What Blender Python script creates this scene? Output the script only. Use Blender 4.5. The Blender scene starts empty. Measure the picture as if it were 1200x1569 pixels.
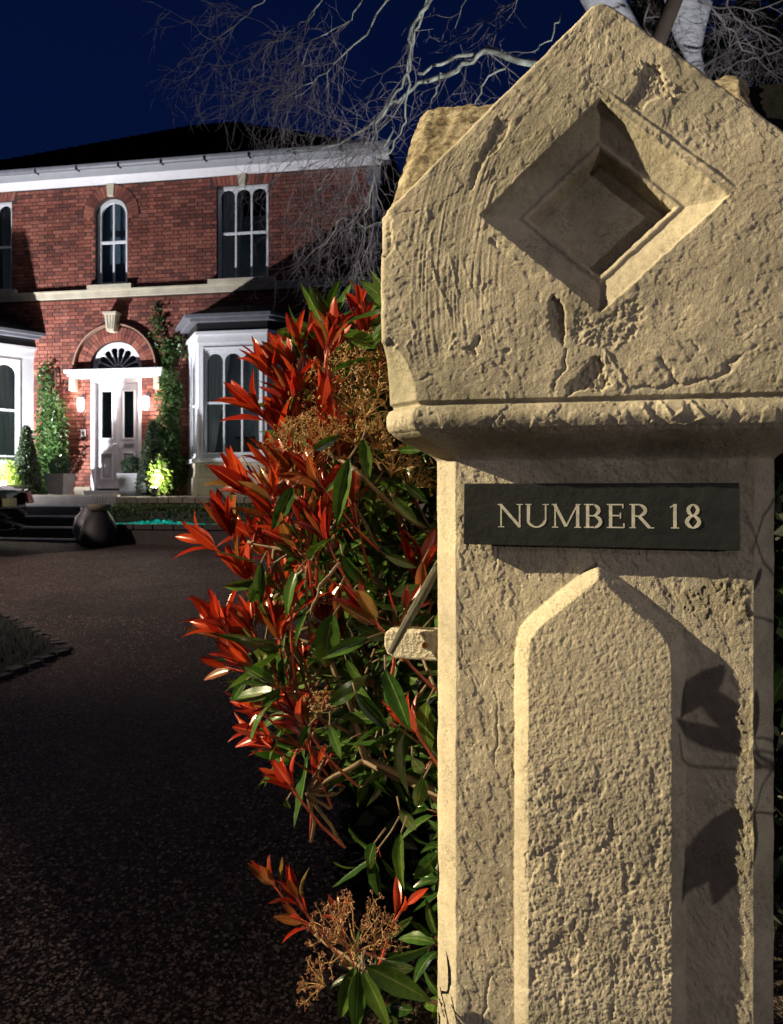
import bpy, math, random
import numpy as np
from mathutils import Matrix, Vector, Euler
random.seed(7); RN = random.Random(11)
R = math.radians
SC = bpy.context.scene
COL = SC.collection
# ------------------------------------------------------------------ camera
EYE = 1.5; FPX = 1200.0
cam = bpy.data.cameras.new('camera'); camo = bpy.data.objects.new('camera', cam); COL.objects.link(camo)
camo.location = (0, 0, EYE); camo.rotation_euler = (R(90), 0, 0)
cam.sensor_fit = 'VERTICAL'; cam.sensor_height = 24.0; cam.lens = 24.0 * FPX / 1569.0
cam.shift_y = -34.5 / 1569.0; cam.clip_start = 0.05; cam.clip_end = 1500
cam.dof.use_dof = True; cam.dof.focus_distance = 1.08; cam.dof.aperture_fstop = 11
SC.camera = camo
# ------------------------------------------------------------------ night sky
W = bpy.data.worlds.new('World'); SC.world = W; W.use_nodes = True
nt = W.node_tree; nt.nodes.clear()
sky = nt.nodes.new('ShaderNodeTexSky'); sky.sky_type = 'NISHITA'; sky.sun_disc = False
sky.sun_elevation = R(-1.6); sky.sun_rotation = R(150); sky.air_density = 1.0; sky.ozone_density = 4.0
tint = nt.nodes.new('ShaderNodeMix'); tint.data_type = 'RGBA'; tint.blend_type = 'MULTIPLY'
tint.inputs[0].default_value = 1.0; tint.inputs[7].default_value = (0.40, 0.85, 1.42, 1)
bgn = nt.nodes.new('ShaderNodeBackground'); bgn.inputs[1].default_value = 0.11
wo = nt.nodes.new('ShaderNodeOutputWorld')
nt.links.new(sky.outputs[0], tint.inputs[6]); nt.links.new(tint.outputs[2], bgn.inputs[0]); nt.links.new(bgn.outputs[0], wo.inputs[0])
SC.view_settings.view_transform = 'Standard'; SC.view_settings.look = 'None'
SC.view_settings.exposure = 0.0; SC.view_settings.gamma = 1.0; SC.view_settings.use_curve_mapping = False
try:
    SC.cycles.use_denoising = True; SC.cycles.max_bounces = 6; SC.cycles.transparent_max_bounces = 12
    SC.cycles.sample_clamp_indirect = 4.0
except Exception: pass

def lamp(name, kind, loc, energy, color, target=None, size=0.05, cone=60, blend=0.3):
    l = bpy.data.lights.new(name, kind); l.energy = energy; l.color = color
    l.shadow_soft_size = size
    if kind == 'SPOT': l.spot_size = R(cone); l.spot_blend = blend
    o = bpy.data.objects.new(name, l); COL.objects.link(o); o.location = loc
    if target is not None:
        o.rotation_euler = (Vector(target) - Vector(loc)).to_track_quat('-Z', 'Y').to_euler()
    return o
# the house frame: x along the facade, d metres in front of it
H_ROT = R(-10); H_O = Vector((-5.425, 15.5, 0)); HM = Matrix.Translation(H_O) @ Matrix.Rotation(H_ROT, 4, 'Z')
def H(s, d, z): return HM @ Vector((s, -d, z))
# the gate pillar frame: x across its face, y going back into it
P_ROT = R(-13); P_O = Vector((0.2667, 1.0, 0)); PM = Matrix.Translation(P_O) @ Matrix.Rotation(P_ROT, 4, 'Z')
def PW(s, back, zr): return PM @ Vector((s, back, EYE + zr))
# street lamp to the left (warm), second lamp to the right (neutral)
lamp('street_lamp_light', 'SPOT', (-7.6, 0.95, 5.0), 8600, (1.0, 0.82, 0.48), (0.0, 1.25, 1.55), 0.035, 22, 0.35)
lamp('gate_lamp_light', 'SPOT', (2.7, -2.3, 1.85), 108, (1.0, 0.89, 0.78), (0.35, 1.0, 1.35), 0.06, 62, 0.4)
lamp('tree_uplight', 'SPOT', (2.2, 3.2, 0.3), 1500, (0.92, 0.93, 1.0), (0.9, 6.5, 5.4), 0.08, 62, 0.9)
lamp('drive_fill_light', 'SPOT', (-9.5, 6.5, 4.2), 2200, (1.0, 0.78, 0.68), (-1.8, 9.5, 0.3), 0.2, 66, 1.0)  # unseen fill added at the left to brighten the drive
lamp('front_fill_light', 'POINT', (-1.5, -4.5, 4.0), 75, (1.0, 0.84, 0.70), size=0.4)  # unseen warm fill added in front to lift the shadows
lamp('house_floodlight', 'SPOT', H(-2.7, 2.9, 1.35), 3000, (0.95, 0.95, 1.0), H(0.9, 0, 6.9), 0.07, 128, 0.9)
# ------------------------------------------------------------------ object helpers
def link(o, parent=None):
    COL.objects.link(o)
    if parent is not None: o.parent = parent
    return o
def thing(name, label, cat, M=None, group=None):
    o = bpy.data.objects.new(name, None); COL.objects.link(o); o.empty_display_size = 0.1
    if M is not None: o.matrix_world = M
    o['label'] = label; o['category'] = cat
    if group: o['group'] = group
    return o
def tag(o, label, cat, group=None):
    o['label'] = label; o['category'] = cat
    if group: o['group'] = group
    return o
def T(x, y, z, rz=0): return Matrix.Translation((x, y, z)) @ Matrix.Rotation(rz, 4, 'Z')
def Tv(v, rz=0): return T(v[0], v[1], v[2], rz)

class MB:
    def __init__(s, M=None): s.v = []; s.f = []; s.M = M
    def add(s, vs, fs):
        n = len(s.v)
        for p in vs:
            p = Vector(p)
            s.v.append(tuple(s.M @ p) if s.M is not None else tuple(p))
        s.f += [tuple(i + n for i in f) for f in fs]
        return s
    def box(s, x0, x1, y0, y1, z0, z1):
        return s.add([(x0,y0,z0),(x1,y0,z0),(x1,y1,z0),(x0,y1,z0),(x0,y0,z1),(x1,y0,z1),(x1,y1,z1),(x0,y1,z1)],
              [(0,3,2,1),(4,5,6,7),(0,1,5,4),(1,2,6,5),(2,3,7,6),(3,0,4,7)])
    def prism(s, poly, z0, z1):            # poly of (x, y), extruded in z
        n = len(poly)
        return s.add([(x,y,z0) for x,y in poly] + [(x,y,z1) for x,y in poly],
              [tuple(range(n-1,-1,-1)), tuple(range(n,2*n))] + [(i,(i+1)%n,n+(i+1)%n,n+i) for i in range(n)])
    def plate(s, poly, y0, y1):            # poly of (x, z), extruded in y
        n = len(poly)
        return s.add([(x,y0,z) for x,z in poly] + [(x,y1,z) for x,z in poly],
              [tuple(range(n)), tuple(range(2*n-1,n-1,-1))] + [(i,n+i,n+(i+1)%n,(i+1)%n) for i in range(n)])
    def strip(s, a, b, y0, y1):            # two polylines in (x, z) forming a band, extruded in y
        n = len(a); vs = []
        for y in (y0, y1): vs += [(x,y,z) for x,z in a] + [(x,y,z) for x,z in b]
        fs = []
        for i in range(n-1):
            fs += [(i,i+1,n+i+1,n+i), (2*n+i,3*n+i,3*n+i+1,2*n+i+1), (i,2*n+i,2*n+i+1,i+1), (n+i,n+i+1,3*n+i+1,3*n+i)]
        fs += [(0,n,3*n,2*n), (n-1,3*n-1,4*n-1,2*n-1)]
        return s.add(vs, fs)
    def tube(s, pts, rad, k=6, cap=True):
        pts = [Vector(p) for p in pts]; n = len(pts)
        if not hasattr(rad, '__len__'): rad = [rad]*n
        up = None; vs = []
        for i, p in enumerate(pts):
            t = (pts[min(i+1,n-1)] - pts[max(i-1,0)])
            if t.length < 1e-9: t = Vector((0,0,1))
            t.normalize()
            if up is None: up = t.orthogonal().normalized()
            up = (up - t*up.dot(t))
            if up.length < 1e-6: up = t.orthogonal()
            up.normalize(); w = t.cross(up)
            for j in range(k):
                a = 2*math.pi*j/k; vs.append(p + (up*math.cos(a) + w*math.sin(a))*rad[i])
        fs = [(i*k+j, i*k+(j+1)%k, (i+1)*k+(j+1)%k, (i+1)*k+j) for i in range(n-1) for j in range(k)]
        if cap: fs += [tuple(range(k-1,-1,-1)), tuple(range((n-1)*k, n*k))]
        return s.add(vs, fs)
    def lathe(s, prof, k=20, c=(0,0)):
        vs = []; n = len(prof)
        for r, z in prof:
            for j in range(k):
                a = 2*math.pi*j/k; vs.append((c[0]+r*math.cos(a), c[1]+r*math.sin(a), z))
        fs = [(i*k+j, i*k+(j+1)%k, (i+1)*k+(j+1)%k, (i+1)*k+j) for i in range(n-1) for j in range(k)]
        fs += [tuple(range(k-1,-1,-1)), tuple(range((n-1)*k, n*k))]
        return s.add(vs, fs)
    def mesh(s, name, mat, smooth=False):
        m = bpy.data.meshes.new(name); m.from_pydata(s.v, [], s.f)
        for q in (mat if isinstance(mat, (list, tuple)) else [mat]): m.materials.append(q)
        if smooth: m.polygons.foreach_set('use_smooth', [True]*len(m.polygons))
        m.update(); return m
    def build(s, name, mat, parent=None, smooth=False, bevel=0):
        o = bpy.data.objects.new(name, s.mesh(name, mat, smooth)); link(o, parent)
        if bevel:
            b = o.modifiers.new('b', 'BEVEL'); b.width = bevel; b.segments = 2; b.limit_method = 'ANGLE'
        return o
def np_mesh(name, V, F, mat, parent=None, smooth=True, matidx=None, uv=None):
    m = bpy.data.meshes.new(name)
    V = np.ascontiguousarray(V, dtype=np.float32); F = np.ascontiguousarray(F, dtype=np.int32); k = F.shape[1]
    m.vertices.add(len(V)); m.vertices.foreach_set('co', V.ravel())
    m.loops.add(F.size); m.loops.foreach_set('vertex_index', F.ravel())
    m.polygons.add(len(F)); m.polygons.foreach_set('loop_start', np.arange(0, F.size, k, dtype=np.int32))
    try: m.polygons.foreach_set('loop_total', np.full(len(F), k, dtype=np.int32))
    except Exception: pass
    for q in (mat if isinstance(mat, (list, tuple)) else [mat]): m.materials.append(q)
    if matidx is not None: m.polygons.foreach_set('material_index', np.asarray(matidx, dtype=np.int32))
    m.polygons.foreach_set('use_smooth', np.full(len(F), smooth))
    if uv is not None:
        u = m.uv_layers.new(name='UVMap'); u.data.foreach_set('uv', np.ascontiguousarray(uv[F.ravel()], dtype=np.float32).ravel())
    m.update(calc_edges=True); m.validate()
    o = bpy.data.objects.new(name, m); link(o, parent); return o
# ------------------------------------------------------------------ materials
class NT:
    def __init__(s, name):
        s.m = bpy.data.materials.new(name); s.m.use_nodes = True; s.t = s.m.node_tree; s.n = s.t.nodes
        s.b = s.n['Principled BSDF']; s.out = s.n['Material Output']
    def new(s, t, **k):
        q = s.n.new(t)
        for a, b in k.items(): setattr(q, a, b)
        return q
    def l(s, a, b): s.t.links.new(a, b)
    def co(s, kind='Object'): return s.new('ShaderNodeTexCoord').outputs[kind]
    def noise(s, sc, det=4, rough=0.55, co=None, dist=0):
        q = s.new('ShaderNodeTexNoise'); q.inputs['Scale'].default_value = sc; q.inputs['Detail'].default_value = det
        q.inputs['Roughness'].default_value = rough; q.inputs['Distortion'].default_value = dist
        s.l(co if co is not None else s.co(), q.inputs['Vector']); return q.outputs[0]
    def vor(s, sc, co=None, feat='F1', out='Distance'):
        q = s.new('ShaderNodeTexVoronoi'); q.feature = feat; q.inputs['Scale'].default_value = sc
        s.l(co if co is not None else s.co(), q.inputs['Vector']); return q.outputs[out]
    def ramp(s, fac, stops):
        q = s.new('ShaderNodeValToRGB'); e = q.color_ramp.elements
        while len(e) < len(stops): e.new(0.5)
        for i, (p, c) in enumerate(stops):
            e[i].position = p; e[i].color = (c[0], c[1], c[2], 1) if hasattr(c, '__len__') else (c, c, c, 1)
        s.l(fac, q.inputs[0]); return q.outputs[0]
    def mix(s, f, a, b, mode='MIX'):
        q = s.new('ShaderNodeMix', data_type='RGBA', blend_type=mode)
        for x, i in ((f, 0), (a, 6), (b, 7)):
            if hasattr(x, 'is_linked') or hasattr(x, 'node'): s.l(x, q.inputs[i])
            else: q.inputs[i].default_value = x if i == 0 else (x[0], x[1], x[2], 1)
        return q.outputs[2]
    def bump(s, h, st=0.3, d=0.01, nrm=None):
        q = s.new('ShaderNodeBump'); q.inputs['Strength'].default_value = st; q.inputs['Distance'].default_value = d
        s.l(h, q.inputs['Height'])
        if nrm is not None: s.l(nrm, q.inputs['Normal'])
        s.l(q.outputs[0], s.b.inputs['Normal']); return q.outputs[0]
    def col(s, c):
        if hasattr(c, 'node'): s.l(c, s.b.inputs['Base Color'])
        else: s.b.inputs['Base Color'].default_value = (c[0], c[1], c[2], 1)
    def set(s, **k):
        for a, v in k.items(): s.b.inputs[a.replace('_', ' ')].default_value = v
def mat(name, col, rough=0.6, metal=0.0, var=0.15, sc=8.0, bump=0.0, bsc=60.0, spec=0.5):
    t = NT(name); n = t.noise(sc)
    lo = tuple(c*(1-var) for c in col); hi = tuple(min(1, c*(1+var)) for c in col)
    t.col(t.ramp(n, [(0.3, lo), (0.7, hi)])); t.set(Roughness=rough, Metallic=metal)
    t.b.inputs['Specular IOR Level'].default_value = spec
    if bump: t.bump(t.noise(bsc, 6), bump, 0.01)
    return t.m
def emis(name, col, st):
    t = NT(name); t.col(col); t.b.inputs['Emission Color'].default_value = (*col, 1); t.b.inputs['Emission Strength'].default_value = st
    return t.m
def mat_stone():
    t = NT('pillar_stone'); c = t.co()
    big = t.ramp(t.noise(6, 5, 0.6, c), [(0.3, (0.33, 0.30, 0.255)), (0.5, (0.44, 0.40, 0.345)), (0.7, (0.53, 0.49, 0.42))])
    spots = t.ramp(t.noise(260, 3, 0.6, c), [(0.36, 0.55), (0.5, 1.0)])
    patch = t.ramp(t.noise(14, 5, 0.7, c), [(0.42, 0.0), (0.62, 1.0)])
    sp = t.mix(patch, (1, 1, 1), spots)
    stain = t.ramp(t.noise(3.2, 7, 0.7, c), [(0.36, (0.66, 0.68, 0.64)), (0.5, (1.0, 1.0, 1.0)), (0.7, (1.08, 1.04, 0.98))])
    big = t.mix(1.0, big, stain, 'MULTIPLY'); k = t.mix(1.0, big, sp, 'MULTIPLY')
    fine = t.ramp(t.noise(70, 6, 0.7, c), [(0.3, (0.82, 0.80, 0.77)), (0.7, (1.06, 1.05, 1.02))])
    t.col(t.mix(1.0, k, fine, 'MULTIPLY')); t.set(Roughness=0.85); t.b.inputs['Specular IOR Level'].default_value = 0.25
    a = t.new('ShaderNodeMath', operation='ADD'); t.l(t.noise(420, 5, 0.65, c), a.inputs[0]); t.l(t.noise(140, 5, 0.6, c), a.inputs[1])
    t.bump(a.outputs[0], 0.75, 0.0016); return t.m
def mat_lichen():
    t = NT('weathered_lichen_stone'); c = t.co()
    k = t.ramp(t.noise(30, 10, 0.85, c), [(0.40, (0.05, 0.036, 0.024)), (0.46, (0.17, 0.13, 0.085)), (0.52, (0.32, 0.27, 0.19)), (0.64, (0.50, 0.45, 0.36))])
    t.col(k); t.set(Roughness=0.95); t.bump(t.noise(120, 8, 0.7, c), 0.9, 0.006); return t.m
def mat_brick():
    t = NT('red_brick'); c = t.co(); oi = t.new('ShaderNodeObjectInfo'); ge = t.new('ShaderNodeNewGeometry')
    a = t.new('ShaderNodeMath', operation='ADD'); t.l(oi.outputs['Random'], a.inputs[0]); t.l(ge.outputs['Random Per Island'], a.inputs[1])
    f = t.new('ShaderNodeMath', operation='FRACT'); t.l(a.outputs[0], f.inputs[0])
    k = t.ramp(f.outputs[0], [(0.0, (0.13, 0.045, 0.035)), (0.3, (0.24, 0.072, 0.050)), (0.6, (0.31, 0.10, 0.068)), (0.85, (0.38, 0.14, 0.095)), (1.0, (0.17, 0.06, 0.05))])
    n = t.ramp(t.noise(3.5, 6, 0.7), [(0.3, (0.65, 0.62, 0.6)), (0.7, (1.1, 1.08, 1.05))])
    n2 = t.ramp(t.noise(0.9, 5, 0.65), [(0.35, (0.55, 0.5, 0.5)), (0.6, (1.1, 1.1, 1.1))])
    t.col(t.mix(1.0, t.mix(1.0, k, n, 'MULTIPLY'), n2, 'MULTIPLY')); t.set(Roughness=0.9); t.bump(t.noise(45, 6), 0.8, 0.015); return t.m
def mat_leaf(name, dark, mid, light, rib, trans, rough=0.28, tr=0.3):
    t = NT(name); uv = t.co('UV'); sx = t.new('ShaderNodeSeparateXYZ'); t.l(uv, sx.inputs[0])
    oi = t.new('ShaderNodeObjectInfo'); ge = t.new('ShaderNodeNewGeometry')
    a = t.new('ShaderNodeMath', operation='ADD'); t.l(oi.outputs['Random'], a.inputs[0]); t.l(ge.outputs['Random Per Island'], a.inputs[1])
    f = t.new('ShaderNodeMath', operation='FRACT'); t.l(a.outputs[0], f.inputs[0])
    base = t.ramp(f.outputs[0], [(0.0, dark), (0.5, mid), (1.0, light)])
    grad = t.ramp(sx.outputs[1], [(0.0, (0.62, 0.72, 0.7)), (0.45, (1, 1, 1)), (0.85, (1.0, 1.0, 1.0)), (1.0, (0.7, 0.6, 0.6))]); base = t.mix(1.0, base, grad, 'MULTIPLY')
    d = t.new('ShaderNodeMath', operation='SUBTRACT'); t.l(sx.outputs[0], d.inputs[0]); d.inputs[1].default_value = 0.5
    ab = t.new('ShaderNodeMath', operation='ABSOLUTE'); t.l(d.outputs[0], ab.inputs[0])
    ribm = t.ramp(ab.outputs[0], [(0.0, 1.0), (0.02, 1.0), (0.05, 0.0)])
    k = t.mix(ribm, base, rib)
    # side veins: slanted waves
    vm = t.new('ShaderNodeMath', operation='MULTIPLY_ADD'); t.l(ab.outputs[0], vm.inputs[0]); vm.inputs[1].default_value = -0.7; t.l(sx.outputs[1], vm.inputs[2])
    vs = t.new('ShaderNodeMath', operation='MULTIPLY'); t.l(vm.outputs[0], vs.inputs[0]); vs.inputs[1].default_value = 75.0
    vv = t.new('ShaderNodeMath', operation='SINE'); t.l(vs.outputs[0], vv.inputs[0])
    vr = t.ramp(vv.outputs[0], [(0.0, 0.965), (0.9, 1.01)])
    k = t.mix(1.0, k, vr, 'MULTIPLY')
    mot = t.ramp(t.noise(45, 6, 0.75), [(0.3, 0.55), (0.62, 1.15)])
    k = t.mix(1.0, k, mot, 'MULTIPLY')
    t.col(k); t.set(Roughness=rough); t.b.inputs['Coat Weight'].default_value = 0.25; t.b.inputs['Coat Roughness'].default_value = 0.12
    add = t.new('ShaderNodeMath', operation='ADD'); t.l(vv.outputs[0], add.inputs[0]); t.l(t.noise(180, 3), add.inputs[1])
    t.bump(add.outputs[0], 0.06, 0.0004)
    tl = t.new('ShaderNodeBsdfTranslucent'); t.l(t.mix(1.0, k, trans, 'MULTIPLY'), tl.inputs[0])
    mx = t.new('ShaderNodeMixShader'); mx.inputs[0].default_value = tr
    t.l(t.b.outputs[0], mx.inputs[1]); t.l(tl.outputs[0], mx.inputs[2]); t.l(mx.outputs[0], t.out.inputs[0]); return t.m
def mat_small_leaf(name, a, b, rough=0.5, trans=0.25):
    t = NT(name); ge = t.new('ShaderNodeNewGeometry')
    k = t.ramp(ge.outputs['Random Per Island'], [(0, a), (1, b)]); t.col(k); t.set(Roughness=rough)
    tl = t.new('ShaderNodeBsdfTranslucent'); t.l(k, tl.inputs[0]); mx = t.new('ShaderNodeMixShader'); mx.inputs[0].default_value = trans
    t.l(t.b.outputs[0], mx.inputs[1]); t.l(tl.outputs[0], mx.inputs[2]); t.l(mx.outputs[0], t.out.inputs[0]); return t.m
def mat_gravel():
    t = NT('gravel_drive'); c = t.co()
    v = t.vor(75, c, 'F1', 'Color'); vd = t.vor(75, c)
    sp = t.new('ShaderNodeSeparateColor'); t.l(v, sp.inputs[0])
    k = t.ramp(sp.outputs[0], [(0.0, (0.030, 0.022, 0.020)), (0.6, (0.075, 0.055, 0.048)), (0.9, (0.14, 0.11, 0.095)), (1.0, (0.30, 0.26, 0.22))])
    big = t.ramp(t.noise(0.7, 6, 0.65, c), [(0.35, (0.45,0.42,0.42)), (0.65, (1.3,1.2,1.15))])
    t.col(t.mix(1.0, k, big, 'MULTIPLY')); t.set(Roughness=0.8); t.b.inputs['Specular IOR Level'].default_value = 0.3
    a = t.new('ShaderNodeMath', operation='ADD'); t.l(vd, a.inputs[0]); t.l(t.noise(30, 6, 0.7, c), a.inputs[1])
    t.bump(a.outputs[0], 0.9, 0.018); return t.m
def mat_bark():
    t = NT('birch_bark'); c = t.co(); mp = t.new('ShaderNodeMapping'); t.l(c, mp.inputs[0]); mp.inputs['Scale'].default_value = (3, 3, 14)
    k = t.ramp(t.noise(2.0, 7, 0.7, mp.outputs[0]), [(0.36, (0.03, 0.028, 0.025)), (0.44, (0.55, 0.55, 0.56)), (0.7, (0.75, 0.75, 0.75))])
    t.col(k); t.set(Roughness=0.8); t.bump(t.noise(12, 6, 0.7, c), 0.8, 0.02); return t.m
def mat_glass():
    t = NT('window_glass'); tr = t.new('ShaderNodeBsdfTransparent'); tr.inputs[0].default_value = (0.6, 0.68, 0.7, 1)
    gl = t.new('ShaderNodeBsdfGlossy'); gl.inputs['Roughness'].default_value = 0.03; gl.inputs[0].default_value = (0.45, 0.5, 0.5, 1)
    t.l(t.new('ShaderNodeTexCoord').outputs['Object'], t.new('ShaderNodeTexNoise').inputs['Vector'])
    mx = t.new('ShaderNodeMixShader'); fr = t.new('ShaderNodeFresnel'); fr.inputs[0].default_value = 1.35; t.l(fr.outputs[0], mx.inputs[0])
    t.l(tr.outputs[0], mx.inputs[1]); t.l(gl.outputs[0], mx.inputs[2]); t.l(mx.outputs[0], t.out.inputs[0]); return t.m
M = {
 'stone': mat_stone(), 'lichen': mat_lichen(), 'brick': mat_brick(), 'glass': mat_glass(), 'gravel': mat_gravel(), 'bark': mat_bark(),
 'mortar': mat('mortar', (0.055, 0.034, 0.028), 0.95, bump=0.5), 'white': mat('white_paint', (0.72, 0.73, 0.76), 0.4, var=0.05, bump=0.1),
 'doorpaint': mat('pale_grey_door_paint', (0.52, 0.52, 0.56), 0.35, var=0.04), 'cream': mat('cream_stone', (0.50, 0.45, 0.34), 0.8, var=0.15, bump=0.5, sc=5),
 'hood': mat('brick_hood', (0.30, 0.17, 0.12), 0.85, bump=0.4), 'black': mat('black_trim', (0.012, 0.012, 0.013), 0.4), 'lead': mat('lead_gutter', (0.15, 0.155, 0.18), 0.45, bump=0.2), 'roof': mat('roof_slate', (0.010, 0.010, 0.012), 0.85, bump=0.4, bsc=20, spec=0.1),
 'curtain': mat_small_leaf('curtain_cloth', (0.75, 0.74, 0.70), (0.75, 0.74, 0.70), 0.9, 0.5), 'room': mat('room_wall', (0.20, 0.23, 0.25), 0.9), 'lawn': mat('lawn_soil', (0.005, 0.010, 0.005), 0.95, var=0.5, bump=0.8),
 'grass': mat_small_leaf('grass_blades', (0.003, 0.013, 0.002), (0.007, 0.024, 0.004), 1.0, 0.0), 'sett': mat('granite_sett', (0.055, 0.050, 0.045), 0.8, var=0.4, bump=0.6, sc=3),
 'pebble': mat_small_leaf('gravel_stones', (0.02, 0.014, 0.011), (0.50, 0.37, 0.28), 0.75, 0.0), 'paving': mat('terrace_paving', (0.33, 0.29, 0.26), 0.75, bump=0.4),
 'darkslab': mat('shaded_slope_black', (0.005, 0.0052, 0.006), 0.95, bump=0.5, spec=0.1), 'slate': mat('slate_sign', (0.014, 0.017, 0.018), 0.45, var=0.3, sc=25, bump=0.15), 'letter': mat('silver_lettering', (0.50, 0.49, 0.45), 0.5, var=0.25, sc=90),  # slab colour carries the shade of the cap's right slope
 'carpaint': mat('black_car_paint', (0.006, 0.006, 0.007), 0.12), 'tyre': mat('tyre_rubber', (0.012, 0.012, 0.012), 0.85), 'chrome': mat('chrome', (0.75, 0.75, 0.77), 0.12, 1.0),
 'redlens': mat('tail_lamp_lens', (0.35, 0.03, 0.03), 0.1), 'plate': mat('yellow_plate', (0.42, 0.27, 0.03), 0.5), 'darkglass': mat('car_glass', (0.01, 0.01, 0.012), 0.05),
 'cladding': mat('zinc_planter', (0.42, 0.42, 0.43), 0.55, bump=0.2), 'box': mat_small_leaf('box_leaves', (0.03, 0.07, 0.04), (0.08, 0.15, 0.07)),
 'yew': mat_small_leaf('yew_leaves', (0.03, 0.055, 0.025), (0.08, 0.12, 0.05)), 'ivy': mat_small_leaf('climber_leaves', (0.025, 0.07, 0.02), (0.11, 0.20, 0.05), 0.35, 0.3),
 'shrub': mat_small_leaf('bright_shrub_leaves', (0.12, 0.26, 0.03), (0.35, 0.45, 0.08), 0.5, 0.4), 'wood': mat('brown_bark', (0.07, 0.05, 0.035), 0.85, bump=0.5),
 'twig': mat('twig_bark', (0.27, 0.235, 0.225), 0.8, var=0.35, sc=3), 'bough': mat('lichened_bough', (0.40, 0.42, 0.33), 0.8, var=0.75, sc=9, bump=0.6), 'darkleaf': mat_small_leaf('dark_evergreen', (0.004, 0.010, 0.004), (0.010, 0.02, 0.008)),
 'ironpaint': mat('peeling_cream_iron', (0.62, 0.56, 0.44), 0.75, var=0.2, sc=40, bump=0.9, bsc=160), 'rust': mat('rust', (0.22, 0.08, 0.03), 0.9, bump=0.6), 'cane': mat('grey_cane', (0.065, 0.06, 0.045), 0.8, var=0.3, sc=30, bump=0.4),
 'urn': mat('dark_urn_clay', (0.02, 0.019, 0.018), 0.6, bump=0.4), 'pondwall': mat('pond_wall_stone', (0.04, 0.035, 0.032), 0.9, bump=0.8, bsc=15), 'coping': mat('coping_stone', (0.20, 0.18, 0.13), 0.85, bump=0.6),
 'moss': mat_small_leaf('moss_tufts', (0.05, 0.09, 0.02), (0.12, 0.16, 0.05)),
 'lampglass': emis('lit_lamp_glass', (1.0, 0.82, 0.76), 26), 'cyanlight': emis('cyan_pond_light', (0.02, 0.75, 0.55), 0.9), 'spotglass': emis('spot_lens', (1.0, 0.97, 0.75), 45),
 'bud': mat_small_leaf('flower_buds', (0.26, 0.12, 0.04), (0.42, 0.25, 0.07), 0.6, 0.1), 'budstem': mat('bud_stems', (0.34, 0.20, 0.08), 0.6, var=0.3, sc=30), 'redstem': mat('red_stems', (0.36, 0.06, 0.035), 0.35, var=0.35, sc=30),
 'budred': mat_small_leaf('reddish_flower_buds', (0.17, 0.055, 0.035), (0.28, 0.12, 0.06), 0.6, 0.1),
 'branch': mat('bush_branch', (0.15, 0.10, 0.06), 0.7, var=0.3, sc=20, bump=0.4),
 'leafred': mat_leaf('red_photinia_leaf', (0.11, 0.006, 0.006), (0.34, 0.018, 0.009), (0.50, 0.055, 0.012), (0.62, 0.10, 0.05), (1.3, 1.2, 1.0), 0.33, 0.32),
 'leafgreen': mat_leaf('green_photinia_leaf', (0.022, 0.060, 0.012), (0.040, 0.095, 0.018), (0.070, 0.125, 0.022), (0.16, 0.20, 0.07), (1.6, 1.8, 0.8), 0.27, 0.16),
 'leafbronze': mat_leaf('bronze_photinia_leaf', (0.16, 0.050, 0.014), (0.26, 0.065, 0.018), (0.14, 0.10, 0.02), (0.35, 0.12, 0.06), (1.5, 1.4, 1.0), 0.3, 0.3),
}
# ================================================================== GROUND
def gz(y): return min(max(0.0, 0.0735*(y-2.5)), 0.72)
g = MB(); ys = [-60, 2.5, 12.3, 60, 900]
for i in range(len(ys)-1):
    y0, y1 = ys[i], ys[i+1]
    g.add([(-500, y0, gz(y0)), (500, y0, gz(y0)), (500, y1, gz(y1)), (-500, y1, gz(y1))], [(0,1,2,3)])
o = g.build('driveway', M['gravel']); o['kind'] = 'structure'
lawn = [(-2.5, 6.0), (-3.34, 6.9), (-4.6, 7.9), (-6.6, 8.9), (-16, 9.5), (-16, 0.5), (-3.4, 0.5), (-3.1, 3.0), (-2.78, 5.0)]
lm = MB(); lm.add([(x, y, gz(y)+0.03) for x, y in lawn], [tuple(range(len(lawn)))[::-1]])
o = lm.build('lawn', M['lawn']); o['kind'] = 'structure'
# scattered gravel stones (stuff) and grass blades
def stones(n):
    rs = np.random.RandomState(3)
    y = 2.0 + 5.2*rs.rand(n)**1.7; x = (-0.56 + 0.68*rs.rand(n))*y
    keep = ~((x < -2.5 - (y-6)*0.9 - 0.05) & (y > 6)) & ~((x < -2.45 - 0.28*(6-y)) & (y <= 6)); x = x[keep]; y = y[keep]; n = len(x)
    r = 0.003 + 0.0065*rs.rand(n)**2; z = np.clip(0.0735*(y-2.5), 0, 0.72)
    base = np.array([(1,0,0),(0,1,0),(-1,0,0),(0,-1,0),(0.2,0.1,0.8)], float)
    a = rs.rand(n)*6.28; ca, sa = np.cos(a), np.sin(a)
    V = np.empty((n,5,3)); jit = 1+0.35*(rs.rand(n,5)-0.5)
    bx = base[None,:,0]*jit*1.3; by = base[None,:,1]*jit
    V[:,:,0] = x[:,None]+r[:,None]*(bx*ca[:,None]-by*sa[:,None]); V[:,:,1] = y[:,None]+r[:,None]*(bx*sa[:,None]+by*ca[:,None])
    V[:,:,2] = z[:,None]-0.001+r[:,None]*base[None,:,2]
    f = np.array([(0,1,4),(1,2,4),(2,3,4),(3,0,4)])
    F = (f[None]+5*np.arange(n)[:,None,None]).reshape(-1,3)
    o = np_mesh('loose_gravel', V.reshape(-1,3), F, M['pebble'], smooth=False); o['kind'] = 'stuff'; tag(o, 'loose brown and grey gravel stones strewn over the drive', 'gravel')
stones(42000)
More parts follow.
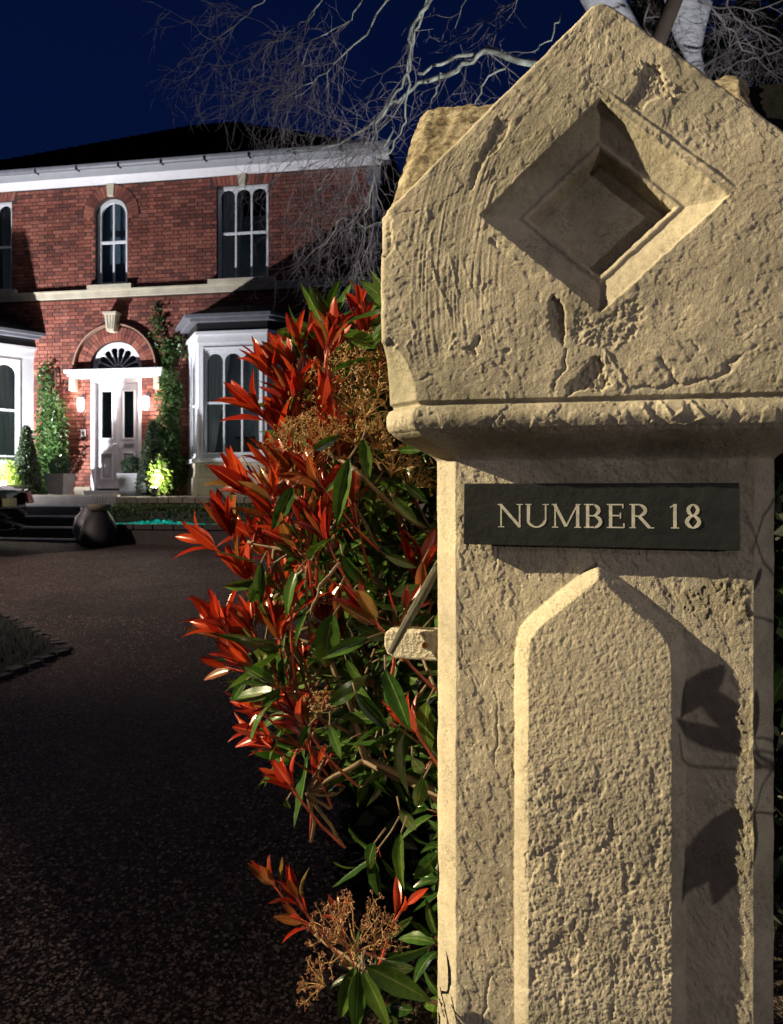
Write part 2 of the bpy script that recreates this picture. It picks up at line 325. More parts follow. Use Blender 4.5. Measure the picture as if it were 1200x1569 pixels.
def blades(n):
    rs = np.random.RandomState(4); y = 3.5+4.5*rs.rand(n); x = -2.5-3.2*rs.rand(n)
    lim = np.where(y > 6, -2.52-(y-6)*0.92, -2.52-0.28*(6-y)); k = x < lim-0.03; x, y = x[k], y[k]; n = len(x)
    z = np.clip(0.0735*(y-2.5), 0, 0.72)+0.025; a = rs.rand(n)*6.28; h = 0.025+0.03*rs.rand(n); w = 0.003
    V = np.zeros((n,3,3)); V[:,0] = np.stack([x-w*np.cos(a), y-w*np.sin(a), z], 1); V[:,1] = np.stack([x+w*np.cos(a), y+w*np.sin(a), z], 1)
    V[:,2] = np.stack([x+0.015*np.sin(a*3), y+0.015*np.cos(a*2), z+h], 1)
    o = np_mesh('lawn_grass', V.reshape(-1,3), np.arange(3*n).reshape(-1,3), M['grass'], smooth=False); o['kind'] = 'stuff'; tag(o, 'short dark green grass on the corner of lawn beside the drive', 'grass')
blades(22000)
kerb = thing('lawn_kerb', 'row of small pale granite setts edging the dark lawn', 'kerb', T(-2.5, 6.0, gz(6.0)))
sett_me = [MB().prism([(-0.06,-0.05),(0.055,-0.055),(0.06,0.045),(-0.05,0.055)], -0.03, 0.03).mesh('sett', M['sett']),
           MB().prism([(-0.055,-0.052),(0.06,-0.045),(0.05,0.055),(-0.062,0.045)], -0.03, 0.024).mesh('sett', M['sett'])]
edge = [(-3.1, 3.0), (-2.78, 5.0), (-2.5, 6.0), (-3.34, 6.9), (-4.6, 7.9), (-6.6, 8.9)]
for (x0, y0), (x1, y1) in zip(edge, edge[1:]):
    L = math.hypot(x1-x0, y1-y0); n = int(L/0.135); a = math.atan2(y1-y0, x1-x0)
    for i in range(n):
        t = (i+0.5)/n; x = x0+(x1-x0)*t; y = y0+(y1-y0)*t
        o = bpy.data.objects.new('sett', sett_me[RN.randrange(2)]); link(o, kerb)
        o.location = (x+2.5+RN.uniform(-.008,.008), y-6.0+RN.uniform(-.008,.008), gz(y)-gz(6.0)+RN.uniform(-.006,.006))
        o.rotation_euler = (RN.uniform(-.06,.06), RN.uniform(-.06,.06), a+RN.uniform(-.12,.12))
# ================================================================== HOUSE
house = thing('brick_house', 'two storey red brick villa with white painted bays and pale door', 'house', HM)
HW = 5.11; Z0, Z1 = 0.6, 7.55
ZT = 1.38                                   # terrace level
# openings: (x0, x1, z0, z1)
OP = {'mid': (-0.47, 0.21, 5.56, 7.28), 'right': (2.08, 3.12, 5.54, 7.36), 'left': (-3.36, -2.32, 5.54, 7.36), 'door': (-0.56, 0.52, ZT, 4.42), 'bay_r': (1.62, 3.88, ZT-.1, 4.5), 'bay_l': (-4.20, -1.94, ZT-.1, 4.5)}
def slab_with_holes(mb, x0, x1, z0, z1, y0, y1, holes):
    xs = sorted({x0, x1, *[h[0] for h in holes], *[h[1] for h in holes]})
    for a, b in zip(xs, xs[1:]):
        m = (a+b)/2; hs = sorted([(h[2], h[3]) for h in holes if h[0] < m < h[1]]); z = z0
        for h0, h1 in hs:
            if h0 > z: mb.add([(a,y0,z),(b,y0,z),(b,y0,h0),(a,y0,h0)], [(0,1,2,3)]); 
            z = h1
        if z < z1: mb.add([(a,y0,z),(b,y0,z),(b,y0,z1),(a,y0,z1)], [(0,1,2,3)])
    for h in holes:
        for (p, q) in (((h[0],h[2]),(h[0],h[3])), ((h[0],h[3]),(h[1],h[3])), ((h[1],h[3]),(h[1],h[2])), ((h[1],h[2]),(h[0],h[2]))):
            mb.add([(p[0],y0,p[1]),(q[0],y0,q[1]),(q[0],y1,q[1]),(p[0],y1,p[1])], [(0,1,2,3)])
w = MB(); slab_with_holes(w, -HW, HW, Z0, Z1, 0.0, 0.22, list(OP.values()))
w.add([(HW,0,Z0),(HW,9.6,Z0),(HW,9.6,Z1),(HW,0,Z1)], [(0,1,2,3)]); w.add([(-HW,0,Z0),(-HW,9.6,Z0),(-HW,9.6,Z1),(-HW,0,Z1)], [(3,2,1,0)])
w.add([(-HW,9.6,Z0),(HW,9.6,Z0),(HW,9.6,Z1),(-HW,9.6,Z1)], [(0,1,2,3)])
wall = w.build('wall', M['mortar'], house)
MB().box(-HW+.02, HW-.02, 2.2, 2.3, Z0, Z1).build('inner_wall', M['room'], house)
# bricks in Flemish bond
def arch_clear(x, z, cx, cz, r): return z < cz or math.hypot(x-cx, z-cz) > r
def pieces(a, b, z):
    zc = z+0.034; iv = [(a, b)]
    cuts = [(h[0], h[1]) for h in OP.values() if h[2]-0.06 < z and z < h[3]]
    for cx, cz, r in ((-0.03, 3.88, 0.88), (-0.13, 6.94, 0.615)):
        if zc > cz-0.02 and abs(zc-cz) < r:
            hwid = math.sqrt(r*r-(zc-cz)**2); cuts.append((cx-hwid, cx+hwid))
    for hx in (2.6, -2.84):
        if 7.32 < zc < 7.60: cuts.append((hx-0.64, hx+0.64))
    for c0, c1 in cuts:
        nx_ = []
        for p, q in iv:
            if c1 <= p or c0 >= q: nx_.append((p, q))
            else:
                if c0-p > 0.03: nx_.append((p, c0-.004))
                if q-c1 > 0.03: nx_.append((c1+.004, q))
        iv = nx_
    return [] if 5.27 < zc < 5.47 else iv
bl = []; zz = ZT+0.005; row = 0
while zz < 7.48:
    x = -HW + (0.0 if row % 2 == 0 else 0.1125 + 0.05); k = row % 2
    x -= 0.0; kind = 0
    while x < HW-0.03:
        L = 0.211 if kind == 0 else 0.0985; a, b = x, min(x+L, HW)
        bl += [(p_, q_, zz) for p_, q_ in pieces(a, b, zz) if q_-p_ > 0.03]
        x += L+0.014; kind = 1-kind
    zz += 0.075; row += 1
def brick_score(t):
    a, b, z = t; p = H((a+b)/2, 0, z); px = 600+1200*p.x/p.y
    if px < 0 or px > 570: return 0
    if z < 5.0 and 262 < px: return 0
    if z < 4.7 and (px < 110 or px > 230): return 0
    return (b-a)/p.y*(1.0 if not (380 < px and z > 5.4) else 0.97)
bl.sort(key=brick_score, reverse=True)
bm_str = MB().add([(0,-0.009,0),(0.215,-0.009,0),(0.215,-0.009,0.059),(0,-0.009,0.059),(0,0.004,0),(0.215,0.004,0),(0.215,0.004,0.059),(0,0.004,0.059)], [(0,1,2,3),(0,4,5,1),(2,6,7,3),(1,5,6,2),(0,3,7,4)]).mesh('brick', M['brick'])
for a, b, z in bl[:270]:
    o = bpy.data.objects.new('brick', bm_str); link(o, wall); o.location = (a, RN.uniform(-.003,.003), z); o.scale = ((b-a)/0.215, 1, 1)
mb = MB()
for a, b, z in bl[270:]:
    d = 0.009+RN.uniform(-.003,.003); j = RN.uniform(-.002,.002)
    mb.add([(a,-d,z+j),(b,-d,z-j),(b,-d,z+.059),(a,-d,z+.059),(a,.004,z),(b,.004,z),(b,.004,z+.059),(a,.004,z+.059)], [(0,1,2,3),(0,4,5,1),(2,6,7,3),(1,5,6,2),(0,3,7,4)])
o = mb.build('brickwork', M['brick'], wall); o['kind'] = 'stuff'
# side wall bricks only as joined courses (barely seen)
# voussoirs
def voussoirs(cx, cz, r0, r1, n, a0=0, a1=math.pi, proud=0.02, rows=1):
    for q in range(rows):
        ra = r0+(r1-r0)*q/rows; rb = r0+(r1-r0)*(q+1)/rows-0.008
        for i in range(n):
            t0 = a0+(a1-a0)*(i+0.05)/n; t1 = a0+(a1-a0)*(i+0.95)/n
            p = [(cx+r*math.cos(t), cz+r*math.sin(t)) for r, t in ((ra,t0),(rb,t0),(rb,t1),(ra,t1))]
            MB().plate(p, -proud-RN.uniform(0,.006), 0.02).build('arch_brick', M['brick'], house)
voussoirs(-0.03, 3.88, 0.56, 0.84, 30, rows=2); voussoirs(-0.13, 6.94, 0.37, 0.60, 22, -0.05, math.pi+0.05, 0.014)
for cx in (2.6, -2.84):
    for i in range(14):
        t = (i+0.5)/14-0.5; x = cx+t*1.14; sk = t*0.22
        MB().plate([(x-.036,7.36),(x+.036,7.36),(x+.038+sk*.5,7.54),(x-.036+sk*.5,7.54)], -0.013, 0.02).build('arch_brick', M['brick'], house)
# hood mould, keystones, string course
def arc(cx, cz, r, a0, a1, n): return [(cx+r*math.cos(a0+(a1-a0)*i/n), cz+r*math.sin(a0+(a1-a0)*i/n)) for i in range(n+1)]
MB().strip(arc(-0.03,3.88,0.86,0,math.pi,32), arc(-0.03,3.88,0.89,0,math.pi,32), -0.10, 0.0).build('hood_mould', M['hood'], house)
def keystone(x, z0, z1, w0, w1, d):
    m = MB(); m.plate([(x-w0,z0),(x+w0,z0),(x+w1,z1),(x-w1,z1)], -d, 0.0); m.plate([(x-w1-.02,z1),(x+w1+.02,z1),(x+w1+.03,z1+.045),(x-w1-.03,z1+.045)], -d-.03, 0.0)
    for q in (-1, 0, 1): m.plate([(x+q*w0*.55-.008,z0+.04),(x+q*w0*.55+.008,z0+.04),(x+q*w1*.6+.01,z1-.03),(x+q*w1*.6-.01,z1-.03)], -d-.012, -d+.002)
    m.build('keystone', M['cream'], house)
keystone(-0.05, 4.60, 4.93, 0.075, 0.115, 0.20)
for x, z0 in ((-0.13, 7.30), (2.6, 7.34), (-2.84, 7.34)): MB().plate([(x-.06,z0),(x+.06,z0),(x+.08,7.55),(x-.08,7.55)], -0.05, 0.0).build('keystone', M['cream'], house)
sc_ = MB().box(-HW-.04, HW+.04, -0.06, 0.0, 5.31, 5.43); sc_.box(-HW-.05, HW+.05, -0.08, 0.0, 5.43, 5.46); sc_.build('string_course', M['cream'], house)
for x0, x1 in ((-0.60, 0.34), (1.93, 3.27), (-3.5, -2.18)): MB().box(x0, x1, -0.10, 0.2, 5.463, 5.545).build('window_sill', M['cream'], house)
# eaves
MB().box(-HW-.40, HW+.40, -0.40, 0.02, 7.552, 7.575).build('soffit', M['white'], house)
MB().box(-HW-.42, HW+.42, -0.425, -0.40, 7.545, 7.69).build('fascia', M['white'], house)
gu = MB(); pr = [(0.0,7.745),(-0.015,7.69),(-0.06,7.665),(-0.105,7.69),(-0.12,7.745)]
gu.add([(x,-0.43+yy,z) for x in (-HW-.46, HW+.46) for yy, z in pr] , [(i,i+1,6+i,5+i) for i in range(4)])
gu.add([(x,-0.433+yy*0.94,z) for x in (-HW-.46, HW+.46) for yy, z in pr] , [(i,5+i,6+i,i+1) for i in range(4)])
gu.build('gutter', M['lead'], house, smooth=True)
for i in range(12): 
    x = -HW+0.2+i*0.87; MB().box(x-.012, x+.012, -0.553, -0.427, 7.655, 7.72).build('gutter_bracket', M['black'], house)
E_ = 0.42; r_ = MB(); zA = 7.70; zR = 10.95; y0, y1 = -E_, 9.6+E_; 
rp = [(-HW-E_,y0,zA),(HW+E_,y0,zA),(HW+E_,y1,zA),(-HW-E_,y1,zA),(-0.5,4.8,zR),(0.5,4.8,zR)]
r_.add(rp, [(0,1,5,4),(1,2,5),(2,3,4,5),(3,0,4),(0,3,2,1)]); roof = r_.build('roof', M['roof'], house)
# slate courses on the front slope as thin raised steps
sl = MB()
for i in range(1, 30):
    t = i/30; xa = (-HW-E_)*(1-t)+(-0.5)*t; xb = (HW+E_)*(1-t)+0.5*t; y = y0+(4.8-y0)*t; z = zA+(zR-zA)*t
    sl.add([(xa,y,z+.004),(xb,y,z+.004),(xb,y-.03,z+.016),(xa,y-.03,z+.016),(xb,y-.03,z+.0),(xa,y-.03,z+.0)], [(0,3,2,1),(3,5,4,2)])
sl.build('slate_course', M['roof'], roof)
dp = MB().tube([(HW+.10,-0.12,7.3),(HW+.10,-0.12,0.8)], 0.045, 10); dp.box(HW-.02, HW+.24, -0.26, -0.02, 7.15, 7.40); dp.tube([(HW+.12,-0.47,7.66),(HW+.12,-0.3,7.55),(HW+.10,-0.14,7.35)], 0.045, 8)
dp.build('downpipe', M['lead'], house)
# ---- windows
def curtain(Mx, x0, x1, z0, z1, par, gather=0.35, side=-1):
    m = MB(Mx); n = 18; vs = []; rows = 8
    for r in range(rows+1):
        t = r/rows; z = z1+(z0-z1)*t
        for i in range(n+1):
            u = i/n; wid = (x1-x0)*(1-gather*t)
            x = (x0+u*wid) if side < 0 else (x1-u*wid)
            vs.append((x, -0.10-0.02*math.sin(u*26), z))
    fs = [(r*(n+1)+i, r*(n+1)+i+1, (r+1)*(n+1)+i+1, (r+1)*(n+1)+i) for r in range(rows) for i in range(n)]
    m.add(vs, fs); return m.build('curtain', M['curtain'], par, smooth=True)
# window frame local: x right, y outward, z up.  Mx maps it into the house frame
def window(Mx, x0, x1, z0, z1, n, par, name='window', fr=0.06, mull=0.035, rail=0.045, arched=True, single_round=False, cur=(), dep=0.06):
    f = MB(Mx); zm = z0+(z1-z0)*0.50
    f.box(x0, x0+fr, -dep, 0.0, z0, z1); f.box(x1-fr, x1, -dep, 0.0, z0, z1); f.box(x0+fr, x1-fr, -dep, 0.0, z0, z0+fr)
    f.box(x0+fr, x1-fr, -dep, 0.0, z1-fr*0.8, z1)
    root = f.build(name, M['white'], par)
    q = MB(Mx); a, b = x0+fr, x1-fr; lw = (b-a-(n-1)*mull)/n; top = z1-fr*0.8
    for i in range(1, n): xx = a+i*lw+(i-1)*mull; q.box(xx, xx+mull, -dep+.012, -.008, z0+fr, top)
    q.box(a, b, -dep+.008, -.004, zm-rail/2, zm+rail/2)
    if q.v: q.build('glazing_bar', M['white'], root)
    if arched:
        h = MB(Mx)
        for i in range(n):
            xa = a+i*(lw+mull); xb = xa+lw; c = (xa+xb)/2; r = lw/2; zc = top-r-0.015; N = 12
            for sgn in (0, 1):
                ar = [(c+r*math.cos(math.pi*(1-k/N*0.5) if sgn == 0 else math.pi*0.5*(k/N)), zc+r*math.sin(math.pi*(1-k/N*0.5) if sgn == 0 else math.pi*0.5*(k/N))) for k in range(N+1)]
                if sgn == 0: tp = [(p[0], top) for p in ar]
                else: tp = [(p[0], top) for p in ar]
                h.strip(ar, tp, -dep+.012, -.008)
        h.build('arched_head', M['white'], root)
    for i in range(n):
        xa = a+i*(lw+mull); g_ = MB(Mx); g_.add([(xa-.005,-dep+.03,z0+fr-.005),(xa+lw+.005,-dep+.03,z0+fr-.005),(xa+lw+.005,-dep+.03,top),(xa-.005,-dep+.03,top)], [(0,1,2,3)])
        g_.build('pane', M['glass'], root)
    for c in cur: curtain(Mx, c[0], c[1], z0+.05, z1-.05, root, c[2], c[3])
    return root
FM = Matrix(((1,0,0,0),(0,-1,0,0),(0,0,1,0),(0,0,0,1)))       # outward y -> house -y
def fr_at(y): return Matrix.Translation((0, y, 0)) @ FM
window(fr_at(0.06), *OP['right'], 3, house, cur=[(2.15, 2.55, 0.25, -1)]); window(fr_at(0.06), *OP['left'], 3, house, cur=[(-3.3, -2.95, 0.2, -1), (-2.7, -2.4, 0.2, 1)])
# round headed middle window
def round_window():
    x0, x1, z0, z1 = OP['mid']; c = (x0+x1)/2; R0 = (x1-x0)/2; zc = z1-R0; f = MB(fr_at(0.08))
    outer = [(x0, z0)]+arc(c, zc, R0, math.pi, 0, 24)+[(x1, z0)]; inner = [(x0+.075, z0+.07)]+arc(c, zc, R0-.075, math.pi, 0, 24)+[(x1-.075, z0+.07)]
    f.strip(outer, inner, -0.06, 0.0); f.box(x0+.001, x1-.001, -0.06, 0.0, z0+.001, z0+.07)
    root = f.build('window', M['white'], house)
    q = MB(fr_at(0.08)); q.box(c-.018, c+.018, -.05, -.01, z0+.07, z1-.07); q.box(x0+.07, x1-.07, -.045, -.005, z0+.84, z0+.89); q.build('glazing_bar', M['white'], root)
    inn = [(x0+.07, z0+.065)]+arc(c, zc, R0-.07, math.pi, 0, 24)+[(x1-.07, z0+.065)]
    MB(fr_at(0.08)).add([(x,-.035,z) for x, z in inn], [tuple(range(len(inn)))]).build('pane', M['glass'], root)
    # brick infill of the corners above the round head
    for sg in (0, 1):
        ar = arc(c, zc, R0, math.pi, math.pi/2, 12) if sg == 0 else arc(c, zc, R0, 0, math.pi/2, 12)
        MB().strip(ar, [(p[0], z1+.001) for p in ar], 0.0, 0.2).build('arch_infill', M['mortar'], house)
    blind = MB(fr_at(0.08)); blind.box(x0+.03, x1-.03, -.16, -.15, z0, z1); blind.build('roller_blind', mat('blue_grey_blind', (0.10, 0.13, 0.17), 0.9), root)
round_window()
# ---- door
door = MB(); fy = 0.10
door.box(-0.56, -0.49, fy-.12, fy+.06, ZT+.10, 3.70); door.box(0.45, 0.52, fy-.12, fy+.06, ZT+.10, 3.70); door.box(-0.49, 0.45, fy-.10, fy+.06, 3.62, 3.70); door.box(-0.62, 0.58, fy-.30, fy+.06, ZT, ZT+.10)
dr = door.build('door', M['white'], house)
def leaf_door(x0, x1, letter):
    m = MB(); y = fy
    z0, z1 = ZT+.14, 3.61
    m.box(x0, x0+.10, y-.045, y, z0, z1); m.box(x1-.10, x1, y-.045, y, z0, z1)
    for a, b in ((z0, z0+.18), (z0+.72, z0+.98), (z1-.14, z1)): m.box(x0+.10, x1-.10, y-.045, y, a, b)
    m.box(x0+.10, x1-.10, y-.02, y-.004, z0+.18, z0+.72)
    lf = m.build('door_leaf', M['doorpaint'], dr)
    for a, b in ((z0+.18, z0+.72), (z0+.98, z1-.14)):
        q = MB(); p = 0.022; A, B = x0+.10, x1-.10
        q.box(A, A+p, y-.062, y-.01, a, b); q.box(B-p, B, y-.062, y-.01, a, b); q.box(A+p, B-p, y-.062, y-.01, a, a+p); q.box(A+p, B-p, y-.062, y-.01, b-p, b); q.build('moulding', M['white'], dr)
    MB().box(x0+.16, x1-.16, y-.032, y-.019, z0+.27, z0+.63).build('raised_panel', M['doorpaint'], dr, bevel=.006)
    MB().add([(x0+.1,y-.02,z0+.98),(x1-.1,y-.02,z0+.98),(x1-.1,y-.02,z1-.14),(x0+.1,y-.02,z1-.14)], [(0,1,2,3)]).build('pane', M['glass'], dr)
    if letter: MB().box(x0+.13, x1-.13, y-.058, y-.044, z0+.83, z0+.89).build('letter_box', M['lead'], dr)
    return lf
leaf_door(-0.488, -0.022, False); leaf_door(-0.018, 0.448, True)
MB().lathe([(0.0,0),(0.022,0.002),(0.024,0.03),(0.035,0.045),(0.036,0.06),(0.02,0.075),(0.0,0.077)], 16).build('door_knob', M['chrome'], dr, smooth=True).matrix_local = Matrix.Translation((-0.055, fy-.045, ZT+1.0)) @ Matrix.Rotation(R(90), 4, 'X')
c_ = MB(); c_.box(-0.96, 0.98, -0.12, 0.0, 3.70, 3.745); c_.box(-0.99, 1.01, -0.17, 0.0, 3.745, 3.80); c_.box(-1.03, 1.05, -0.22, 0.0, 3.80, 3.865); c_.box(-0.56, 0.52, -0.0, 0.10, 3.70, 3.865)
c_.build('door_cornice', M['white'], house, bevel=.006)
for s in (-1, 1): MB().box(s*0.90-.06-.01, s*0.90+.06-.01, -0.13, 0.0, 3.46, 3.70).build('cornice_bracket', M['cream'], house)
for x0, x1 in ((-0.90, -0.565), (0.525, 0.84)): MB().box(x0, x1, -0.05, 0.0, ZT, ZT+.17).build('plinth_block', M['cream'], house)
# fanlight
fl = MB(fr_at(0.06)); cx, cz = -0.03, 3.87
fl.strip(arc(cx,cz,0.555,0,math.pi,32), arc(cx,cz,0.47,0,math.pi,32), -0.06, 0.0); fl.box(cx-.555, cx+.555, -0.06, 0.0, 3.865, 3.895)
fanl = fl.build('fanlight', M['white'], house); fb = MB(fr_at(0.06))
for i in range(1, 8):
    a = math.pi*i/8; d = Vector((math.cos(a), 0, math.sin(a))); p = Vector((cx, -0.025, cz+.01))
    fb.tube([p+d*0.10, p+d*0.46], 0.015, 6)
for i in range(8):
    a = math.pi*(i+0.5)/8; r = 0.075; c0 = Vector((cx+0.385*math.cos(a), -0.025, cz+.01+0.385*math.sin(a)))
    fb.tube([c0+Vector((r*math.cos(a-1.5+3*k/8), 0, r*math.sin(a-1.5+3*k/8))) for k in range(9)], 0.013, 5)
fb.tube([(cx+0.10*math.cos(math.pi*k/10), -0.025, cz+.01+0.10*math.sin(math.pi*k/10)) for k in range(11)], 0.012, 6)
fb.build('glazing_bar', M['white'], fanl)
gp = arc(cx, cz, 0.50, 0, math.pi, 24); MB(fr_at(0.06)).add([(x,-.04,z) for x, z in gp], [tuple(range(len(gp)))]).build('pane', M['glass'], fanl)
for sg in (0, 1):
    ar = arc(cx, 3.88, 0.56, math.pi, math.pi/2, 12) if sg == 0 else arc(cx, 3.88, 0.56, 0, math.pi/2, 12)
    ar = [(min(max(p[0], -0.56), 0.52), p[1]) for p in ar]
    MB().strip(ar, [(p[0], 4.44) for p in ar], 0.0, 0.2).build('arch_infill', M['mortar'], house)
MB().box(-0.56, 0.52, 0.6, 0.62, ZT, 4.45).build('hall_wall', M['room'], house)
# ---- bays
def offset_poly(sx, o):     # bay footprint (house x, d) offset outwards by o, sx mirror
    pts = [(1.50-o*1.15, 0), (2.10-o*0.62, 0.90+o), (3.40+o*0.62, 0.90+o), (4.00+o*1.15, 0)]
    return [(sx*x if sx > 0 else -x-0.32, -d) for x, d in pts]
def bay(sx):
    root = None
    def band(o, z0, z1, name, m, par=house):
        return MB().prism(offset_poly(sx, o) if sx < 0 else offset_poly(sx, o)[::-1], z0, z1).build(name, m, par)
    b = band(0.03, ZT-0.1, 1.72, 'bay_base', M['cream']); band(0.0, 1.725, 1.985, 'bay_base', M['cream'])
    band(0.06, 1.99, 2.07, 'bay_sill', M['white'])
    band(0.02, 4.16, 4.30, 'bay_frieze', M['white']); band(0.06, 4.303, 4.36, 'bay_frieze', M['white'])
    band(0.03, 4.363, 4.52, 'bay_fascia', M['black']); band(0.15, 4.523, 4.575, 'bay_cornice', M['lead']); band(0.24, 4.58, 4.64, 'bay_cornice', M['lead'])
    rf = MB(); p0 = offset_poly(sx, 0.22); p1 = offset_poly(sx, -0.35); n = 4
    rf.add([(x,y,4.642) for x, y in p0]+[(x,y if i in (1,2) else 0,4.90) for i,(x,y) in enumerate(p1)], [(i,i+1,4+i+1,4+i) for i in range(3)]+[(4,5,6,7)]); rf.build('bay_roof', M['roof'], house)
    P = offset_poly(sx, 0.0)
    for i in range(3):
        A = Vector((*P[i], 0)); B = Vector((*P[i+1], 0)); 
        if sx < 0: A, B = B, A
        if sx > 0: pass
        ux = (B-A); L = ux.length; ux.normalize(); nrm = Vector((ux.y, -ux.x, 0))
        Mx = Matrix(((ux.x, nrm.x, 0, A.x), (ux.y, nrm.y, 0, A.y), (0, 0, 1, 0), (0, 0, 0, 1)))
        n = 3 if i == 1 else 1; m0 = 0.10 if i == 1 else 0.30
        # corner posts and panels
        pst = MB(Mx); pst.box(0.0, m0, -0.10, 0.0, 2.073, 4.157); pst.box(L-m0, L, -0.10, 0.0, 2.073, 4.157)
        pst.box(m0, L-m0, -0.10, 0.0, 4.02, 4.157); pst.box(m0+.002, L-m0-.002, -0.10, 0.0, 2.073, 2.12)
        pst.box(m0-.025, m0-.003, 0.0, 0.014, 2.16, 4.06); pst.box(L-m0+.003, L-m0+.025, 0.0, 0.014, 2.16, 4.06); pst.box(m0-.025, L-m0+.025, 0.0, 0.016, 4.06, 4.08)
        pst.build('bay_panel', M['white'], house)
        cur = []
        if i == 1: cur = [(m0+.05, m0+.46, 0.72, -1), (L-m0-.30, L-m0-.03, 0.6, 1)]
        elif (i == 0) == (sx > 0): cur = [(m0+.05, L-m0-.05, 0.5, -1)]
        else: cur = [(m0+.02, L-m0-.02, 0.3, 1)]
        window(Mx @ Matrix.Translation((0,-.02,0)), m0+.002, L-m0-.002, 2.122, 4.018, n, house, cur=cur, fr=0.05)
bay(1); bay(-1)
# room furniture glimpsed through the bay window
sofa = thing('sideboard', 'low brown wooden sideboard seen through the right bay window', 'sideboard', HM @ T(2.9, 0.6, 2.0))
MB().box(-0.55, 0.6, -0.2, 0.2, 0.0, 0.5).build('cabinet', mat('brown_wood', (0.22, 0.12, 0.06), 0.5), sofa, bevel=.01); MB().box(-0.6, 0.65, -0.24, 0.24, 0.503, 0.54).build('top_board', M['wood'], sofa)
for x in (-.45, .5): MB().box(x-.03, x+.03, -.15, .15, -0.62, -0.002).build('leg', M['wood'], sofa)
# ================================================================== TERRACE, STEPS
tr = MB(HM).box(-6.5, 6.5, -2.20, 0.3, ZT-.6, ZT).build('terrace', M['paving']); tr['kind'] = 'structure'
steps = thing('entrance_steps', 'four dark steps with pale nosings climbing to the front terrace', 'steps', HM)
for i in range(4):
    z = ZT-0.165*(i+1); d0 = 2.20+0.30*i
    MB().box(-1.75, 1.25, -(d0+0.30), -d0-.002, 0.4, z).build('step', M['black'], steps)
    MB().box(-1.75, 1.25, -(d0+0.31), -(d0+0.24), z+.001, z+.028).build('nosing', M['white'], steps)
MB().box(-1.75, 1.25, -2.23, -2.14, ZT+.001, ZT+.03).build('nosing', M['cream'], steps)
# ================================================================== LEAF SCATTER (small plants)
def leafcloud(name, P, size, mt, parent, seed=1, nrm=None, kind='stuff', elong=1.6):
    rs = np.random.RandomState(seed); P = np.asarray(P, float); n = len(P)
    d = rs.normal(size=(n,3)); d[:,2] -= 0.2; d /= np.linalg.norm(d, axis=1)[:,None]
    e = rs.normal(size=(n,3)); e -= d*(e*d).sum(1)[:,None]; e /= np.linalg.norm(e, axis=1)[:,None]
    s = size*(0.6+0.8*rs.rand(n))[:,None]; c = np.cross(d, e)
    V = np.stack([P, P+d*s*0.5*elong+e*s*0.38+c*s*0.1, P+d*s*elong, P+d*s*0.5*elong-e*s*0.38+c*s*0.1], 1).reshape(-1,3)
    F = np.arange(4*n).reshape(-1,4); o = np_mesh(name, V, F, mt, parent, smooth=False)
    if kind: o['kind'] = kind
    return o
def cloud_in(n, fn, seed):
    rs = np.random.RandomState(seed); out = []
    while len(out) < n:
        p = fn(rs)
        if p is not None: out.append(p)
    return out
# planters with box balls
for i, (s, d, lab) in enumerate(((-0.76, 0.75, 'pale square planter with clipped box ball, at the left of the door'), (0.72, 0.75, 'pale square planter with clipped box ball, at the right of the door'))):
    t = thing('box_planter', lab, 'planter', HM @ T(s, -d, ZT), group='box ball planters by the front door')
    m = MB(); m.add([(-.15,-.15,0),(.15,-.15,0),(.15,.15,0),(-.15,.15,0),(-.205,-.205,.42),(.205,-.205,.42),(.205,.205,.42),(-.205,.205,.42),(-.17,-.17,.42),(.17,-.17,.42),(.17,.17,.42),(-.17,.17,.42),(-.17,-.17,.36),(.17,-.17,.36),(.17,.17,.36),(-.17,.17,.36)],
        [(3,2,1,0),(0,1,5,4),(1,2,6,5),(2,3,7,6),(3,0,4,7),(4,5,9,8),(5,6,10,9),(6,7,11,10),(7,4,8,11),(8,9,13,12),(9,10,14,13),(10,11,15,14),(11,8,12,15),(12,13,14,15)])
    m.build('pot', M['cladding'], t)
    def ball(rs):
        v = rs.normal(size=3); v /= np.linalg.norm(v); r = 0.19*(0.82+0.2*rs.rand()); return (v[0]*r, v[1]*r, 0.56+v[2]*r*0.95)
    leafcloud('foliage', cloud_in(2600, ball, 5+i), 0.022, M['box'], t, i)
    MB().tube([(0,0,.34),(0,0,.5)], 0.015, 6).build('stem', M['wood'], t)
# topiary cones
for i, (s, d, h, lab) in enumerate(((-1.08, 1.30, 1.25, 'dark clipped yew cone standing left of the front steps'), (1.33, 1.15, 1.30, 'dark clipped yew cone between the door and right bay'))):
    t = thing('yew_cone', lab, 'topiary', HM @ T(s, -d, ZT), group='clipped yew cones on the terrace')
    def cone(rs, h=h):
        u = rs.rand()**0.75; a = rs.rand()*6.283; r = (0.28*(1-u)**0.8*min(1, 0.7+u*3)+0.02)*(0.86+0.2*rs.rand()); return (r*math.cos(a), r*math.sin(a), 0.03+(1-(1-u))*h)
    leafcloud('foliage', cloud_in(6000, cone, 15+i), 0.028, M['yew'], t, 3+i)
    MB().lathe([(0.02,0.0),(0.24,0.06),(0.26,0.25),(0.16,0.7),(0.02,h-.1)], 12).build('trunk', M['darkleaf'], t)
